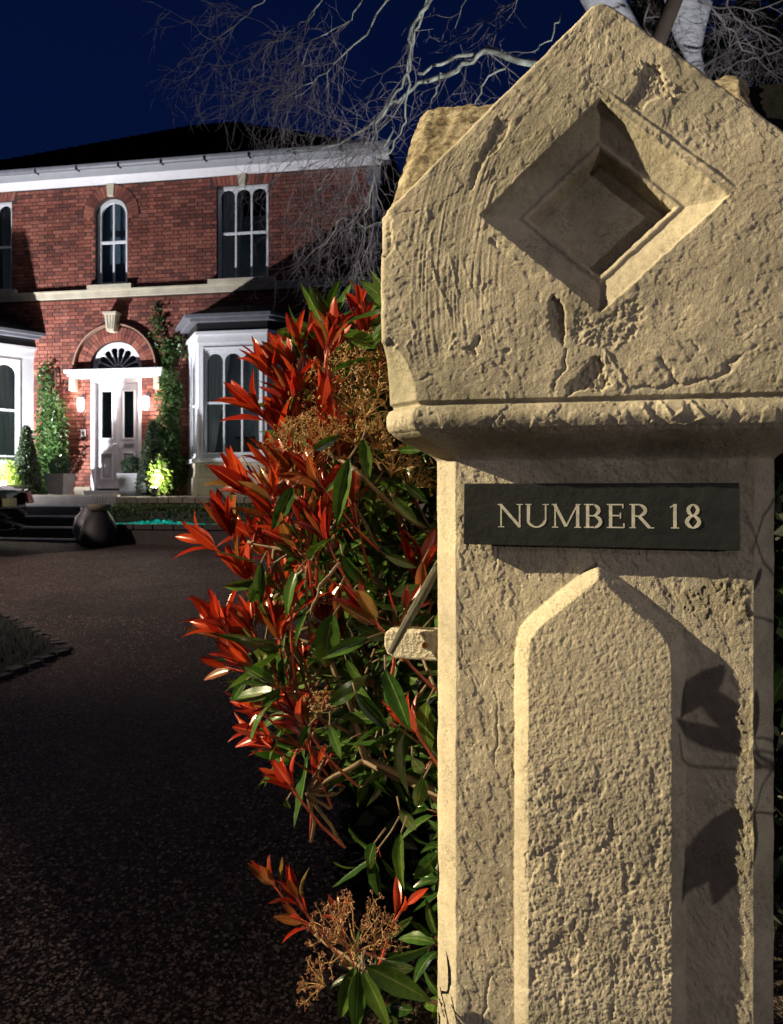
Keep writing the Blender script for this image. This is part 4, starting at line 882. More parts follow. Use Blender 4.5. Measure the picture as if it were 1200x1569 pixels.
    # cross gable: ridge running left to right, roof slope facing the camera, built as a rough slab
    nu, nv = 150, 70; zt2 = .640; rows = []
    prof = [(0.012, ZC-.03), (0.012, ZC+.0), (0.255, zt2-.008), (0.262, zt2), (0.275, zt2), (0.52, ZC-.02)]
    cum = [0]
    for (a, b), (c, d) in zip(prof, prof[1:]): cum.append(cum[-1]+math.hypot(c-a, d-b))
    cum = np.array(cum); tv = np.linspace(0, cum[-1], nv); py = np.interp(tv, cum, [q[0] for q in prof]); pz = np.interp(tv, cum, [q[1] for q in prof])
    U = np.linspace(-WC+.002, .228, nu); UU, TT = np.meshgrid(U, tv, indexing='ij'); N = .010*(fbm(UU*30,TT*30,5,150)-.5)+.007*(worley(UU*55,TT*55,151)[0]-.5)
    edge_r = np.clip(.02-np.minimum(UU+WC, .23-UU), 0, .02); wfr = 0.012+(WC-.012)*np.clip((ZTOP-pz)/(ZTOP-ZC),0,1)[None,:]; push = .085*ss(.010,.035,wfr-np.abs(UU)); PY = np.maximum(np.repeat(py[None,:], nu, 0)+N*-.7+edge_r*.5, push); PZ = np.repeat(pz[None,:], nu, 0)+N*.7-edge_r*.5
    V2 = np.stack([UU, PY, PZ], -1)
    V2[0,:,1:] = V2[0,:,1:]; I = np.arange(nu*nv).reshape(nu, nv); F2 = np.stack([I[:-1,:-1], I[1:,:-1], I[1:,1:], I[:-1,1:]], -1).reshape(-1,4)
    np_mesh('cross_gable', V2.reshape(-1,3), F2, M['lichen'], pil, smooth=True)
    for sg, nm in ((0, 'gable_end'), (-1, 'gable_end')):
        ring = V2[sg]; b = MB(); b.add([tuple(q) for q in ring[::3]], [tuple(range(len(ring[::3])))]); b.build(nm, M['lichen'], pil)
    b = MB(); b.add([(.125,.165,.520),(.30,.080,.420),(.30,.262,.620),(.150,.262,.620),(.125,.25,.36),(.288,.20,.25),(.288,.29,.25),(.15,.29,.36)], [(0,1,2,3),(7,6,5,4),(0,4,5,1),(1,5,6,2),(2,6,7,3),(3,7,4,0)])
    b.build('shaded_slope_slab', M['darkslab'], pil, bevel=.004)  # near-black slab added where the right roof slope lies in shade
    return pil
build_pillar()
# ---- slate sign
sg = thing('house_sign', 'dark slate sign lettered NUMBER 18 fixed to the pillar', 'sign', PM @ Matrix.Translation((0, OFFS, EYE)))
MB().plate([(-.1805,.0083),(-.1815,-.0755),(.1745,-.0785),(.1735,.0085)][::-1], -.0215, -.008).build('slate_panel', M['slate'], sg, bevel=.001)
MB().box(-.15, .15, -.0078, .003, -.06, -.01).build('backing', M['black'], sg)
def glyph(ch):
    TK, TN, SW, SH = .115, .055, .115, .04; P = []      # list of polygons in unit height
    def bar(x, w, z0=0, z1=1): P.append([(x-w/2,z0),(x+w/2,z0),(x+w/2,z1),(x-w/2,z1)])
    def ser(x, z, w=SW): P.append([(x-w,z),(x+w,z),(x+w,z+SH),(x-w,z+SH)])
    def line(a, b, w): 
        d = Vector((b[0]-a[0], b[1]-a[1])); d.normalize(); n = Vector((-d.y, d.x))*w/2; P.append([(a[0]+n.x,a[1]+n.y),(a[0]-n.x,a[1]-n.y),(b[0]-n.x,b[1]-n.y),(b[0]+n.x,b[1]+n.y)])
    def ring(cx, cz, rx, rz, a0, a1, wv, wh, n=14):
        for i in range(n):
            q = []
            for k, f in ((i,1),(i+1,1),(i+1,0),(i,0)):
                a = a0+(a1-a0)*k/n; w = wh*abs(math.sin(a))+wv*abs(math.cos(a)); r = -w if f == 0 else 0
                q.append((cx+(rx+r)*math.cos(a), cz+(rz+r)*math.sin(a)))
            P.append(q)
    h = math.pi/2
    if ch == 'N': bar(.12, TN); bar(.80, TN); line((.10,.97),(.81,.02),TK); ser(.12,0); ser(.80,1-SH); ser(.08,1-SH,.09); return P, .92
    if ch == 'U': bar(.14, TK, .30); bar(.76, TN, .30); ser(.14,1-SH); ser(.76,1-SH); ring(.43, .32, .355, .33, math.pi, 2*math.pi, TK*.75, TN); return P, .90
    if ch == 'M': bar(.14, TN); bar(.94, TK); line((.12,.98),(.53,.05),TK); line((.53,.05),(.93,.98),TN); ser(.14,0); ser(.94,0); ser(.11,1-SH,.09); ser(.96,1-SH,.09); return P, 1.08
    if ch == 'B': bar(.15, TK); ser(.11,0,.09); ser(.11,1-SH,.09); ring(.34, .74, .26, .26, -h, h, TK, TN); ring(.36, .26, .30, .28, -h, h, TK, TN); P.append([(.15,0),(.38,0),(.38,TN),(.15,TN)]); P.append([(.15,.48),(.36,.48),(.36,.48+TN),(.15,.48+TN)]); P.append([(.15,1-TN),(.36,1-TN),(.36,1),(.15,1)]); return P, .74
    if ch == 'E': bar(.15, TK); ser(.11,0,.09); ser(.11,1-SH,.09); P.append([(.15,0),(.62,0),(.62,TN),(.15,TN)]); P.append([(.15,.49),(.50,.49),(.50,.49+TN),(.15,.49+TN)]); P.append([(.15,1-TN),(.58,1-TN),(.58,1),(.15,1)]); bar(.61, .05, 0, .2); bar(.57, .05, .82, 1); bar(.49, .045, .40, .64); return P, .72
    if ch == 'R': bar(.15, TK); ser(.13,0); ser(.11,1-SH,.09); ring(.34, .735, .28, .265, -h, h, TK, TN); P.append([(.15,1-TN),(.36,1-TN),(.36,1),(.15,1)]); P.append([(.15,.47),(.36,.47),(.36,.47+TN),(.15,.47+TN)]); line((.36,.48),(.70,.03),TK); ser(.76,0,.10); return P, .86
    if ch == '1': bar(.22, TK); ser(.22,0,.14); line((.06,.86),(.20,.97),.05); return P, .46
    if ch == '8': ring(.30, .75, .215, .25, 0, 2*math.pi, .11, TN, 24); ring(.30, .27, .265, .27, 0, 2*math.pi, .12, TN, 24); return P, .60
text = 'NUMBER 18'; ws = [glyph(c)[1]+.06 if c != ' ' else .42 for c in text]; tot = sum(ws); x = -.134; scx = (.2645)/tot; hh = .0318
for c, w_ in zip(text, ws):
    if c != ' ':
        P, _ = glyph(c); m = MB()
        for i, p in enumerate(P): m.plate([(x+a*scx, -.0515+b*hh+.001*(x+.13)/.26) for a, b in p], -.0218-.00002*i, -.0208)
        m.build('letter', M['letter'], sg)
    x += w_*scx
# ---- hinge bracket and cane
def at(px, py, Y): return Vector(((px-600)/1200*Y, Y, EYE+(750-py)/1200*Y))
br = thing('hinge_bracket', 'peeling cream iron gate bracket sticking out of the pillar', 'bracket', PM @ Matrix.Translation((-.24, .13, EYE-.235)))
b = MB(); out = [(.05,-.022),(-.055,-.020),(-.068,-.014),(-.073,0.0),(-.072,.016),(-.066,.023),(.05,.022)]
nx = len(out); b.add([(x, -.012, z) for x, z in out]+[(x, .028, z) for x, z in out], [tuple(range(nx)), tuple(range(2*nx-1, nx-1, -1))]+[(i, nx+i, nx+(i+1)%nx, (i+1)%nx) for i in range(nx)])
b.build('strap', M['ironpaint'], br, bevel=.003); MB().tube([(-.01,-.0125,0.002),(-.01,-.016,0.002)], [.005,.003], 10).build('rivet', M['rust'], br)
MB().tube([(.032,-.0185,.014),(.032,-.023,.014)], [.006,.005], 6).build('bolt_head', M['rust'], br); MB().tube([(.032,-.0185,-.014),(.032,-.023,-.014)], [.006,.005], 6).build('bolt_head', M['rust'], br); MB().tube([(-.045,.008,.024),(-.045,.008,-.026)], .008, 10).build('hinge_pin', M['rust'], br); MB().box(.018,.05,-.018,-.0125,-.026,.026).build('collar', M['ironpaint'], br)
cn = MB(); p0 = at(598, 1001, 1.155); p1 = at(628, 945, 1.17); p2 = at(640, 925, 1.18); p3 = at(674, 862, 1.21); cn.tube([p0, p1, p2, p3], [.0045,.0068,.0075,.0065], 8)
tag(cn.build('cane', M['cane']), 'grey brown cut stick leaning across the iron bracket', 'stick')
# ================================================================== PHOTINIA BUSH
def leaf_arrays(L=1.0, wd=0.30, fold=0.35, curl=0.25, twist=0.0, nl=8):
    V = []; UV = []
    for i in range(nl+1):
        t = i/nl; w_ = wd*0.5*(math.sin(math.pi*min(1, t**0.85))**0.8)*(1-.15*t); w_ = max(w_, .006 if t < 1 else 0.0)
        if i == 0: w_ = .012
        bz = -curl*t*t*L; tw = twist*t
        for j, u in enumerate((-1, -.5, 0, .5, 1)):
            x = u*w_*math.cos(fold); z = abs(u)*w_*math.sin(fold)+bz+.020*math.sin(t*17+u*2.5+fold*9)*abs(u)*.5
            x, z2 = x*math.cos(tw)-(z-bz)*math.sin(tw), x*math.sin(tw)+(z-bz)*math.cos(tw)+bz
            V.append((x, t*L*(1-.12*curl*t), z2)); UV.append((.5+.5*u, t))
    F = [(i*5+j, i*5+j+1, (i+1)*5+j+1, (i+1)*5+j) for i in range(nl) for j in range(4)]
    return np.array(V), np.array(F), np.array(UV)
VAR = {'r': [leaf_arrays(1, .36, .42, .14, .1), leaf_arrays(1, .33, .6, .34, .35), leaf_arrays(1, .38, .30, -.14, -.25), leaf_arrays(1, .31, .75, .2, .6)],
       'g': [leaf_arrays(1, .36, .35, .25), leaf_arrays(1, .38, .22, .45, .2), leaf_arrays(1, .33, .55, .15, -.3), leaf_arrays(1, .35, .3, -.1)]}
MT = {'r': M['leafred'], 'g': M['leafgreen'], 'b': M['leafbronze']}
LMESH = {}
def leaf_mesh(kind, v):
    k = (kind, v)
    if k not in LMESH:
        V, F, UV = VAR['g' if kind == 'g' else 'r'][v]; o = np_mesh('leaf', V, F, MT[kind], None, True, None, UV); LMESH[k] = o.data; bpy.data.objects.remove(o)
    return LMESH[k]
bush = thing('photinia_bush', 'red tipped photinia bush with green leaves behind the gate pillar', 'bush', T(0.12, 1.75, 0))
bushI = bush.matrix_world.inverted()
bulk = {'V': [], 'F': [], 'UV': [], 'M': [], 'n': 0}
n_ind = [0]
def frame_from(d, n):
    y = Vector(d).normalized(); z = Vector(n); z = z-y*z.dot(y)
    if z.length < 1e-4: z = y.orthogonal()
    z.normalize(); x = y.cross(z); return Matrix((x, y, z)).transposed().to_4x4()
def put_leaf(p, d, n, L, kind, ind=True, par=bush, parI=None, cap=296):
    v = RN.randrange(4); Mx = Matrix.Translation(p) @ frame_from(d, n) @ Matrix.Diagonal((L*RN.uniform(.9,1.1), L, L, 1))
    if ind and n_ind[0] < cap:
        o = bpy.data.objects.new('leaf', leaf_mesh(kind, v)); link(o, par); o.matrix_local = (parI if parI is not None else bushI) @ Mx; n_ind[0] += 1
    else:
        V, F, UV = VAR['g' if kind == 'g' else 'r'][v]; A = np.array(bushI @ Mx); Vw = V @ A[:3,:3].T + A[:3,3]
        bulk['V'].append(Vw); bulk['F'].append(F+bulk['n']); bulk['UV'].append(UV); bulk['M'].append(np.full(len(F), 'rgb'.index(kind))); bulk['n'] += len(V)
stems = MB(bushI); rstems = MB(bushI)
def shoot(px, py, Y, ang, n, kind, L=.085, spread=35, tilt=0.0, ind=True, stem=.10):
    """rosette of leaves: base at the pixel, axis at ang degrees (0 = right, 90 = up), tilt towards the camera"""
    b = at(px, py, Y); a = R(ang); ax = Vector((math.cos(a), -math.sin(R(tilt))-.05, math.sin(a))).normalized()
    s1 = ax.orthogonal().normalized(); s2 = ax.cross(s1); ph = RN.uniform(0, 6.28)
    for i in range(n):
        th = ph+i*2.4; sp = R(spread*(0.35+0.75*(n-i)/n)*RN.uniform(.8,1.2)); side = s1*math.cos(th)+s2*math.sin(th)
        d = ax*math.cos(sp)+side*math.sin(sp); base = b+ax*(.008+.035*i/n)
        LL = L*(1.0-.35*i/n)*RN.uniform(.85,1.15); nn = (ax*1.0-side*.5+Vector((RN.uniform(-.35,.35), -.35, RN.uniform(-.2,.35)))).normalized()
        k = kind
        if kind == 'r' and RN.random() < .17: k = 'b'
        pet = base+d*.012; rstems.tube([base-ax*.01, pet], [.0013,.0009], 4, False); put_leaf(pet, d, nn, LL, k, ind)
    e = b-ax*stem+Vector((.02, .03, -.02)); (rstems if kind == 'r' else stems).tube([b+ax*.04, b, (b+e)/2+Vector((0,0,-.006)), e], [.0014,.0022,.0026,.003], 6)
    return e
tips = []
# hand placed shoots of red growth along the lit left side (pixel, distance, axis angle, leaf count)
for a in ((492,575,1.55,100,9,'r',.105),(505,540,1.62,82,6,'r',.09),(466,585,1.5,128,8,'r',.095),(430,600,1.5,120,8,'r',.095),(418,650,1.5,140,8,'r',.10),(455,640,1.48,110,8,'r',.085),(437,690,1.5,105,7,'r',.08),
          (400,770,1.5,135,9,'r',.10),(455,760,1.45,110,9,'r',.105),(470,730,1.42,70,7,'r',.09),(420,735,1.52,105,6,'r',.08),(362,835,1.52,112,9,'r',.09),(385,850,1.5,80,6,'r',.07),(345,850,1.56,150,5,'r',.09),(388,905,1.5,120,7,'r',.085),(432,820,1.45,120,8,'r',.09),
          (365,985,1.5,148,7,'r',.085),(352,975,1.48,118,6,'r',.085),(395,985,1.46,110,8,'r',.08),(400,1030,1.45,150,8,'r',.075),(430,1000,1.42,95,7,'r',.085),(420,930,1.5,110,6,'r',.07),(376,1030,1.5,165,4,'r',.07),(445,955,1.4,80,6,'r',.07),
          (450,1110,1.48,115,7,'r',.07),(425,1130,1.48,165,5,'r',.075),(460,1225,1.42,125,8,'r',.066),(478,1205,1.45,75,5,'r',.055),(590,970,1.22,128,7,'r',.078),(610,965,1.22,70,5,'r',.05),(650,1140,1.22,120,6,'r',.065),(470,1400,1.3,118,7,'r',.055),(528,1440,1.28,100,4,'r',.05),
          (490,650,1.4,80,7,'r',.08),(520,700,1.4,95,8,'r',.08),(488,800,1.38,75,8,'r',.085),(510,850,1.35,115,7,'r',.075),(545,790,1.4,95,6,'r',.07),(465,850,1.4,140,7,'r',.08),(505,760,1.36,130,7,'r',.085),(555,490,1.6,95,4,'r',.06),(560,610,1.5,60,5,'r',.06),(400,800,1.48,95,7,'r',.07),(640,905,1.4,80,4,'r',.10),(440,1160,1.5,150,6,'r',.07),(475,1150,1.45,100,6,'r',.06),(430,1370,1.7,120,6,'r',.07),(490,1425,1.3,150,6,'r',.05),(600,1420,1.25,60,3,'r',.06),(410,1100,1.5,140,5,'r',.065),(430,1075,1.46,200,4,'r',.06)):
    e = shoot(*a[:6], L=a[6], spread=26 if a[4] > 6 else 34)
    nodes = [(470,1213,1.42),(555,1165,1.42),(430,960,1.46),(500,860,1.45),(420,842,1.48),(480,682,1.42),(530,750,1.42),(540,565,1.45),(585,650,1.38),(600,900,1.5),(570,1490,1.25),(410,748,1.46),(540,1090,1.4),(500,1000,1.42)]
    nd = min(nodes, key=lambda q: math.hypot(q[0]-a[0], (q[1]-a[1]-40))+(60 if q[0] < a[0] else 0)); g_ = at(*nd); md = (e+g_)/2+Vector((.01, .01, -.015))
    stems.tube([e.lerp(g_, -.02), e.lerp(md, .5)+Vector((0,0,-.004)), md, md.lerp(g_, .5)+Vector((0,0,-.003)), g_], [.003,.0031,.0033,.0035,.0038], 6)
# large single green leaves: base pixel, tip pixel, distance, kind
GL = [((535,702),(514,803),1.18,'g'),((556,672),(566,732),1.22,'g'),((525,850),(575,915),1.2,'g'),((527,730),(500,755),1.3,'g'),((455,875),(430,940),1.3,'g'),((400,862),(398,930),1.36,'g'),((512,940),(482,1040),1.25,'g'),((563,978),(495,1008),1.2,'g'),((590,1025),(630,1112),1.16,'g'),((545,1062),(595,1115),1.25,'g'),
      ((580,1010),(640,985),1.3,'g'),((450,745),(420,808),1.35,'g'),((480,690),(520,668),1.3,'g'),((380,1040),(348,1075),1.42,'g'),((430,1055),(400,1085),1.4,'g'),((505,1110),(525,1160),1.3,'g'),((475,1110),(455,1145),1.35,'g'),((655,1075),(640,1160),1.22,'g'),((632,1160),(655,1200),1.3,'g'),((615,1275),(612,1368),1.15,'g'),((575,1290),(552,1340),1.2,'g'),
      ((612,1240),(640,1280),1.25,'g'),((650,1190),(635,1250),1.2,'g'),((600,910),(655,900),1.3,'g'),((590,850),(640,870),1.35,'g'),((545,900),(520,945),1.32,'g'),((470,940),(448,990),1.33,'g'),((610,690),(650,690),1.3,'g'),((620,740),(655,770),1.4,'g'),((575,740),(560,800),1.4,'g'),((600,640),(570,625),1.4,'g'),((648,860),(640,925),1.3,'b'),((520,900),(516,950),1.35,'b'),((505,1080),(560,1040),1.3,'g'),((540,1130),(500,1150),1.35,'g'),
      ((545,1480),(515,1569),1.12,'g'),((550,1485),(545,1575),1.1,'g'),((556,1486),(600,1570),1.08,'g'),((560,1480),(655,1525),1.1,'g'),((590,1470),(662,1455),1.12,'g'),((575,1480),(640,1490),1.16,'g'),((565,1490),(575,1580),1.14,'g'),((590,1440),(630,1405),1.2,'g'),((560,1200),(590,1180),1.35,'g'),((440,1225),(437,1250),1.4,'g'),((650,960),(620,1010),1.35,'g'),((600,760),(640,800),1.35,'g'),((545,960),(600,985),1.4,'g'),((530,1010),(560,1050),1.4,'g'),((480,640),(455,660),1.45,'g')]
for (bx_, by_), (tx_, ty_), Y, k in GL:
    b = at(bx_, by_, Y); e = at(tx_, ty_, Y+RN.uniform(-.02,.02)); d = e-b
    nn = Vector((RN.uniform(-.7,.1), -1, RN.uniform(-.1,.6))); put_leaf(b, d, nn, d.length*1.05, k); stems.tube([b-d.normalized()*.02+Vector((.008,.01,0)), b, b+d.normalized()*.004], [.0016,.0013,.001], 5)
# fill: random shoots inside the hull of the bush
hull = [(470,520),(560,470),(680,500),(680,1569),(560,1569),(520,1500),(560,1400),(580,1290),(520,1190),(470,1140),(430,1060),(400,980),(410,900),(390,830),(410,760),(430,680),(440,600)]
def inhull(x, y):
    c = False; n = len(hull)
    for i in range(n):
        x0, y0 = hull[i]; x1, y1 = hull[(i+1)%n]
        if (y0 > y) != (y1 > y) and x < (x1-x0)*(y-y0)/(y1-y0)+x0: c = not c
    return c
k = 0
while k < 330:
    px, py = RN.uniform(390, 760), RN.uniform(480, 1569)
    if px > 680:
        pass
    elif not inhull(px, py) or (py > 1190 and RN.random() < .93): continue
    dep = 1.36+RN.random()**.8*.75+(0.35 if py > 1190 else 0)
    red = (px-380)/300+max(0, (py-980))/500 < RN.uniform(.05, .75)
    if red: shoot(px, py, dep, RN.gauss(105, 22), RN.randint(5, 8), 'r', L=RN.uniform(.06,.09), spread=32, ind=False)
    else: shoot(px, py, dep, RN.choice((RN.gauss(110,40), RN.gauss(250,40))), RN.randint(5, 7), 'g', L=RN.uniform(.10,.135), spread=58, ind=False)
    k += 1
# branches
brm = MB(bushI)
def branch(pts, r0, r1): 
    P = [at(*p) for p in pts]; Q = []
    for i in range(len(P)-1):
        for q in range(4): t = q/4; Q.append(P[i].lerp(P[i+1], t)+Vector((RN.uniform(-1,1),RN.uniform(-1,1),RN.uniform(-1,1)))*.002)
    Q.append(P[-1]); n = len(Q); m = MB(bushI); m.tube(Q, [r0+(r1-r0)*i/(n-1) for i in range(n)], 8); m.build('branch', M['branch'], bush, smooth=True)
branch([(760,1320,1.5),(660,1215,1.45),(555,1165,1.42),(470,1215,1.42)], .009, .003); branch([(665,1210,1.45),(560,1165,1.42),(540,1090,1.4),(500,1000,1.42),(430,960,1.46)], .008, .003)
branch([(680,830,1.45),(600,775,1.38),(545,720,1.35),(480,680,1.42)], .006, .0025); branch([(700,1000,1.6),(600,900,1.5),(500,860,1.45),(380,830,1.5)], .007, .003)
branch([(600,690,1.4),(585,650,1.38),(540,560,1.45)], .005, .0025); branch([(760,1900,2.1),(740,1569,2.0),(720,1200,1.9),(650,900,1.75),(560,650,1.6)], .020, .005); branch([(720,1560,1.5),(650,1530,1.4),(570,1490,1.25)], .005, .003)
branch([(420,915,1.48),(470,870,1.45),(520,790,1.42)], .004, .0025); branch([(520,862,1.3),(490,900,1.28),(478,935,1.28),(482,955,1.3)], .003, .0018); branch([(480,960,1.44),(395,990,1.46),(330,960,1.5)], .004, .002); branch([(475,770,1.42),(400,740,1.46),(370,700,1.5)], .004, .002)
stems.build('petiole', M['branch'], bush, smooth=True)['kind'] = 'stuff'; rstems.build('red_petiole', M['redstem'], bush, smooth=True)['kind'] = 'stuff'
# flower clusters (corymbs)
def corymb(seed, R0=1.0, nb=11):
    rr = random.Random(seed); st = MB(); bu = MB()
    octa = [(1,0,0),(0,1,0),(-1,0,0),(0,-1,0),(0,0,1),(0,0,-1)]; of = [(0,1,4),(1,2,4),(2,3,4),(3,0,4),(1,0,5),(2,1,5),(3,2,5),(0,3,5)]
    for i in range(nb):
        a = i*2.4; e = .25+.75*math.sqrt((i+.5)/nb); d = Vector((math.cos(a)*e, math.sin(a)*e, 1.05-.55*e*e))*R0*rr.uniform(.85,1.1); o0 = Vector((0,0,.12*R0*rr.random()))
        mid = o0.lerp(d, .55)+Vector((0,0,.04)); st.tube([o0, mid, d], [.022,.016,.010], 4, False)
        for j in range(7):
            v = Vector((rr.gauss(0,1), rr.gauss(0,1), rr.gauss(.4,.8))).normalized(); q = mid.lerp(d, rr.uniform(.3,1)); e2 = q+v*rr.uniform(.16,.26)*R0; st.tube([q, e2], [.010,.007], 3, False)
            for k_ in range(5):
                v2 = (v+Vector((rr.gauss(0,.7), rr.gauss(0,.7), rr.gauss(0,.7)))).normalized(); e3 = e2+v2*rr.uniform(.03,.10); st.tube([e2, e3], [.006,.005], 3, False); r = rr.uniform(.020,.032)
                bu.add([tuple(e3+Vector(c)*r) for c in octa], of)
    return st, bu
CM = [corymb(s) for s in (1, 2, 3)]; CMs = [(a.mesh('flower_stem', M['budstem']), b.mesh('flower_bud', M['bud']), b.mesh('flower_bud', M['budred'])) for a, b in CM]
for i, (px, py, Y, sc, ang, kd) in enumerate(((560,545,1.5,.075,95,0),(530,560,1.46,.06,110,0),(500,590,1.48,.06,120,0),(545,600,1.42,.065,100,0),(590,520,1.55,.075,85,0),(580,570,1.45,.07,80,0),(545,655,1.38,.06,100,0),(520,640,1.42,.055,130,0),(575,660,1.4,.055,80,0),(470,650,1.42,.05,110,0),(450,665,1.45,.05,120,0),(480,690,1.4,.05,95,0),
          (500,665,1.36,.04,100,0),(600,700,1.4,.055,75,0),(625,725,1.42,.05,70,0),(590,770,1.5,.045,85,0),(545,1425,1.2,.068,98,1),(520,1410,1.22,.05,120,1),(575,1425,1.2,.045,70,1),(500,1490,1.22,.04,150,1),(490,1075,1.35,.035,80,0),(430,715,1.46,.035,120,0),(640,560,1.6,.07,90,0),(560,620,1.35,.04,75,0))):
    a = R(ang); ax = Vector((math.cos(a), -.25, math.sin(a))); Mx = Matrix.Translation(at(px, py+sc*500, Y)) @ ax.to_track_quat('Z', 'Y').to_matrix().to_4x4() @ Matrix.Rotation(i*1.3, 4, 'Z') @ Matrix.Scale(sc, 4)
    v = CMs[i % 3]; c = bpy.data.objects.new('flower_cluster', v[0]); link(c, bush); c.matrix_local = bushI @ Mx
    q = bpy.data.objects.new('flower_buds', v[2] if kd else v[1]); link(q, c)
o = np_mesh('leaf_mass', np.concatenate(bulk['V']), np.concatenate(bulk['F']), [M['leafred'], M['leafgreen'], M['leafbronze']], bush, True, np.concatenate(bulk['M']), np.concatenate(bulk['UV'])); o['kind'] = 'stuff'
# ---- near black leaf mass added as the dark behind the bush and the pillar
bh = thing('dark_mass_hedge', 'near black leaf mass added to fill the dark behind bush and pillar', 'hedge', T(1.2, 3.0, 0))
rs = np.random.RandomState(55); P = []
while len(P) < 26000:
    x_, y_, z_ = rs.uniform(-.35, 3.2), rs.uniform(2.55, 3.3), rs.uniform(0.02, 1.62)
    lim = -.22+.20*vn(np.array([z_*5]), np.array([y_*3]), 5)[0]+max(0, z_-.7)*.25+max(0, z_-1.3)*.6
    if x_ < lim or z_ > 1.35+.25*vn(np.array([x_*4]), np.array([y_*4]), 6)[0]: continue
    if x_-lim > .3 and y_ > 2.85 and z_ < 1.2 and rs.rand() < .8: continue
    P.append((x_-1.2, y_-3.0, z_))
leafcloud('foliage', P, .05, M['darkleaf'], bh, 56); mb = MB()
for k_ in range(9): mb.tube([(-1.0+k_*.35, 0, 0), (-1.02+k_*.35, .03, .7), (-.98+k_*.35, 0, 1.3)], [.025,.018,.008], 6)
mb.build('stem', M['wood'], bh)
# ---- laurel to the right of the pillar
lau = thing('laurel_shrub', 'dark laurel shrub crowding the shaded right side of the pillar', 'shrub', T(.95, 1.25, 0)); lauI = lau.matrix_world.inverted()
BL = Vector((2.7, -2.3, 1.85))
def shadow_leaf(px, py, tx, ty, gap, kind='g'):
    s0, z0 = plane_px(px, py, OFFS); s1, z1 = plane_px(tx, ty, OFFS); a = PW(s0, OFFS, z0); b = PW(s1, OFFS, z1); LB = (BL-a).normalized(); f_ = gap/(BL-a).length; a = a.lerp(BL, f_); b = b.lerp(BL, f_)
    put_leaf(a, b-a, -LB, (b-a).length*1.05, kind, True, lau, lauI, 9999)
    return a
ls = MB(lauI)
for q in ((1150,945,1010,905,.17),(1140,900,1020,930,.20),(1030,1100,1120,1010,.15),(1150,1130,1070,1050,.16),(1150,1150,1030,1105,.18),(1152,1235,1062,1345,.13),(1150,1245,1100,1370,.13),(1145,1240,1058,1300,.15),(1185,870,1150,905,.14),(1152,1130,1148,1075,.15),(1158,1130,1165,1060,.15)):
    p = shadow_leaf(*q)
    if q[0] not in (1155, 1150, 1190): continue
    ls.tube([p+Vector((.20*t_, .02*t_+.12*t_*t_, -.16*t_*t_)) for t_ in [k_/9 for k_ in range(10)]], [.0014+.0018*k_/9 for k_ in range(10)], 5)
st0 = PW(.215, OFFS, -.36).lerp(BL, .035); ls.tube([st0, PW(.10, OFFS, -.31).lerp(BL, .035)], [.004,.002], 6)
def shadow_stem(pts, f, r0, r1):
    P = [PW(plane_px(x_, y_, OFFS)[0], OFFS, plane_px(x_, y_, OFFS)[1]).lerp(BL, f) for x_, y_ in pts]; n_ = len(P)
    ls.tube(P, [r0+(r1-r0)*i_/(n_-1) for i_ in range(n_)], 6)
shadow_stem([(1260,1190),(1190,1176),(1120,1178),(1060,1174),(1032,1160),(1022,1120)], .045, .0028, .0012)
shadow_stem([(1260,1185),(1190,1165),(1120,1140),(1075,1118),(1035,1106)], .05, .0035, .0022)
shadow_stem([(1260,1180),(1180,1160),(1152,1130),(1150,1080)], .045, .002, .001); shadow_stem([(1240,1180),(1190,1205),(1160,1245),(1150,1270)], .045, .002, .0012)
shadow_stem([(1240,760),(1190,790),(1160,830),(1150,850)], .04, .0022, .001); shadow_stem([(1240,880),(1190,860),(1165,830),(1140,790)], .04, .0022, .001)
for i in range(46):
    p = Vector((RN.uniform(.62,1.25), RN.uniform(.98,1.7), RN.uniform(.75,2.0))); d = Vector((RN.uniform(-1,.6), RN.uniform(-.8,.5), RN.uniform(-.7,.7))).normalized()
    if p.y < 1.15 and p.x < .66: continue
    put_leaf(p, d, Vector((0,-.5,1)), RN.uniform(.08,.11), 'g', True, lau, lauI, 9999); ls.tube([p-d*.05+Vector((.05,.05,-.05)), p], [.003,.0015], 5)
ls.tube([(1.1,1.5,0),(1.0,1.4,1.0),(.95,1.35,2.0)], [.02,.014,.006], 8); ls.build('stem', M['branch'], lau)
# ================================================================== BIRCH TREES
def twigs(mb, start, dirv, L, r, depth, rr, droop=.35, k=3):
    n = max(4, int(L/.065)); p = Vector(start); d = Vector(dirv).normalized(); pts = [p.copy()]; rad = [r]
    for i in range(n):
        d = (d+Vector((rr.gauss(0,.30), rr.gauss(0,.16), rr.gauss(0,.26)-droop*.11))).normalized(); p = p+d*(L/n); pts.append(p.copy()); rad.append(r*(1-.75*(i+1)/n))
        if depth > 0 and rr.random() < .66:
            sd = (d+Vector((rr.gauss(0,.7), rr.gauss(0,.4), rr.gauss(-.15,.55)))).normalized(); twigs(mb, p, sd, L*rr.uniform(.30,.60), max(rad[-1]*.62, .0018), depth-1, rr, droop, k)
    mb.tube(pts, rad, k, False)
rr = random.Random(5)
tree = thing('birch_tree', 'bare floodlit birch with drooping branches reaching left over the house', 'tree', T(2.6, 6.2, gz(6.2)))
tI = tree.matrix_world.inverted(); 
m = MB(tI); tp = [Vector((2.55,6.2,.2)), at(1050,300,6.2), at(985,120,6.1), at(945,40,6.05), at(915,-15,6.0), at(870,-160,5.9), at(830,-420,5.8)]
m.tube(tp, [.19,.17,.15,.14,.14,.12,.08], 14); m.build('trunk', M['bark'], tree, smooth=True)
m = MB(tI); m.tube([at(985,120,6.1), at(1010,60,6.0), at(1050,-40,5.9), at(1110,-300,5.8)], [.07,.065,.06,.04], 10); m.build('dark_limb', M['wood'], tree, smooth=True)
bm_ = MB(tI); tw = MB(tI)
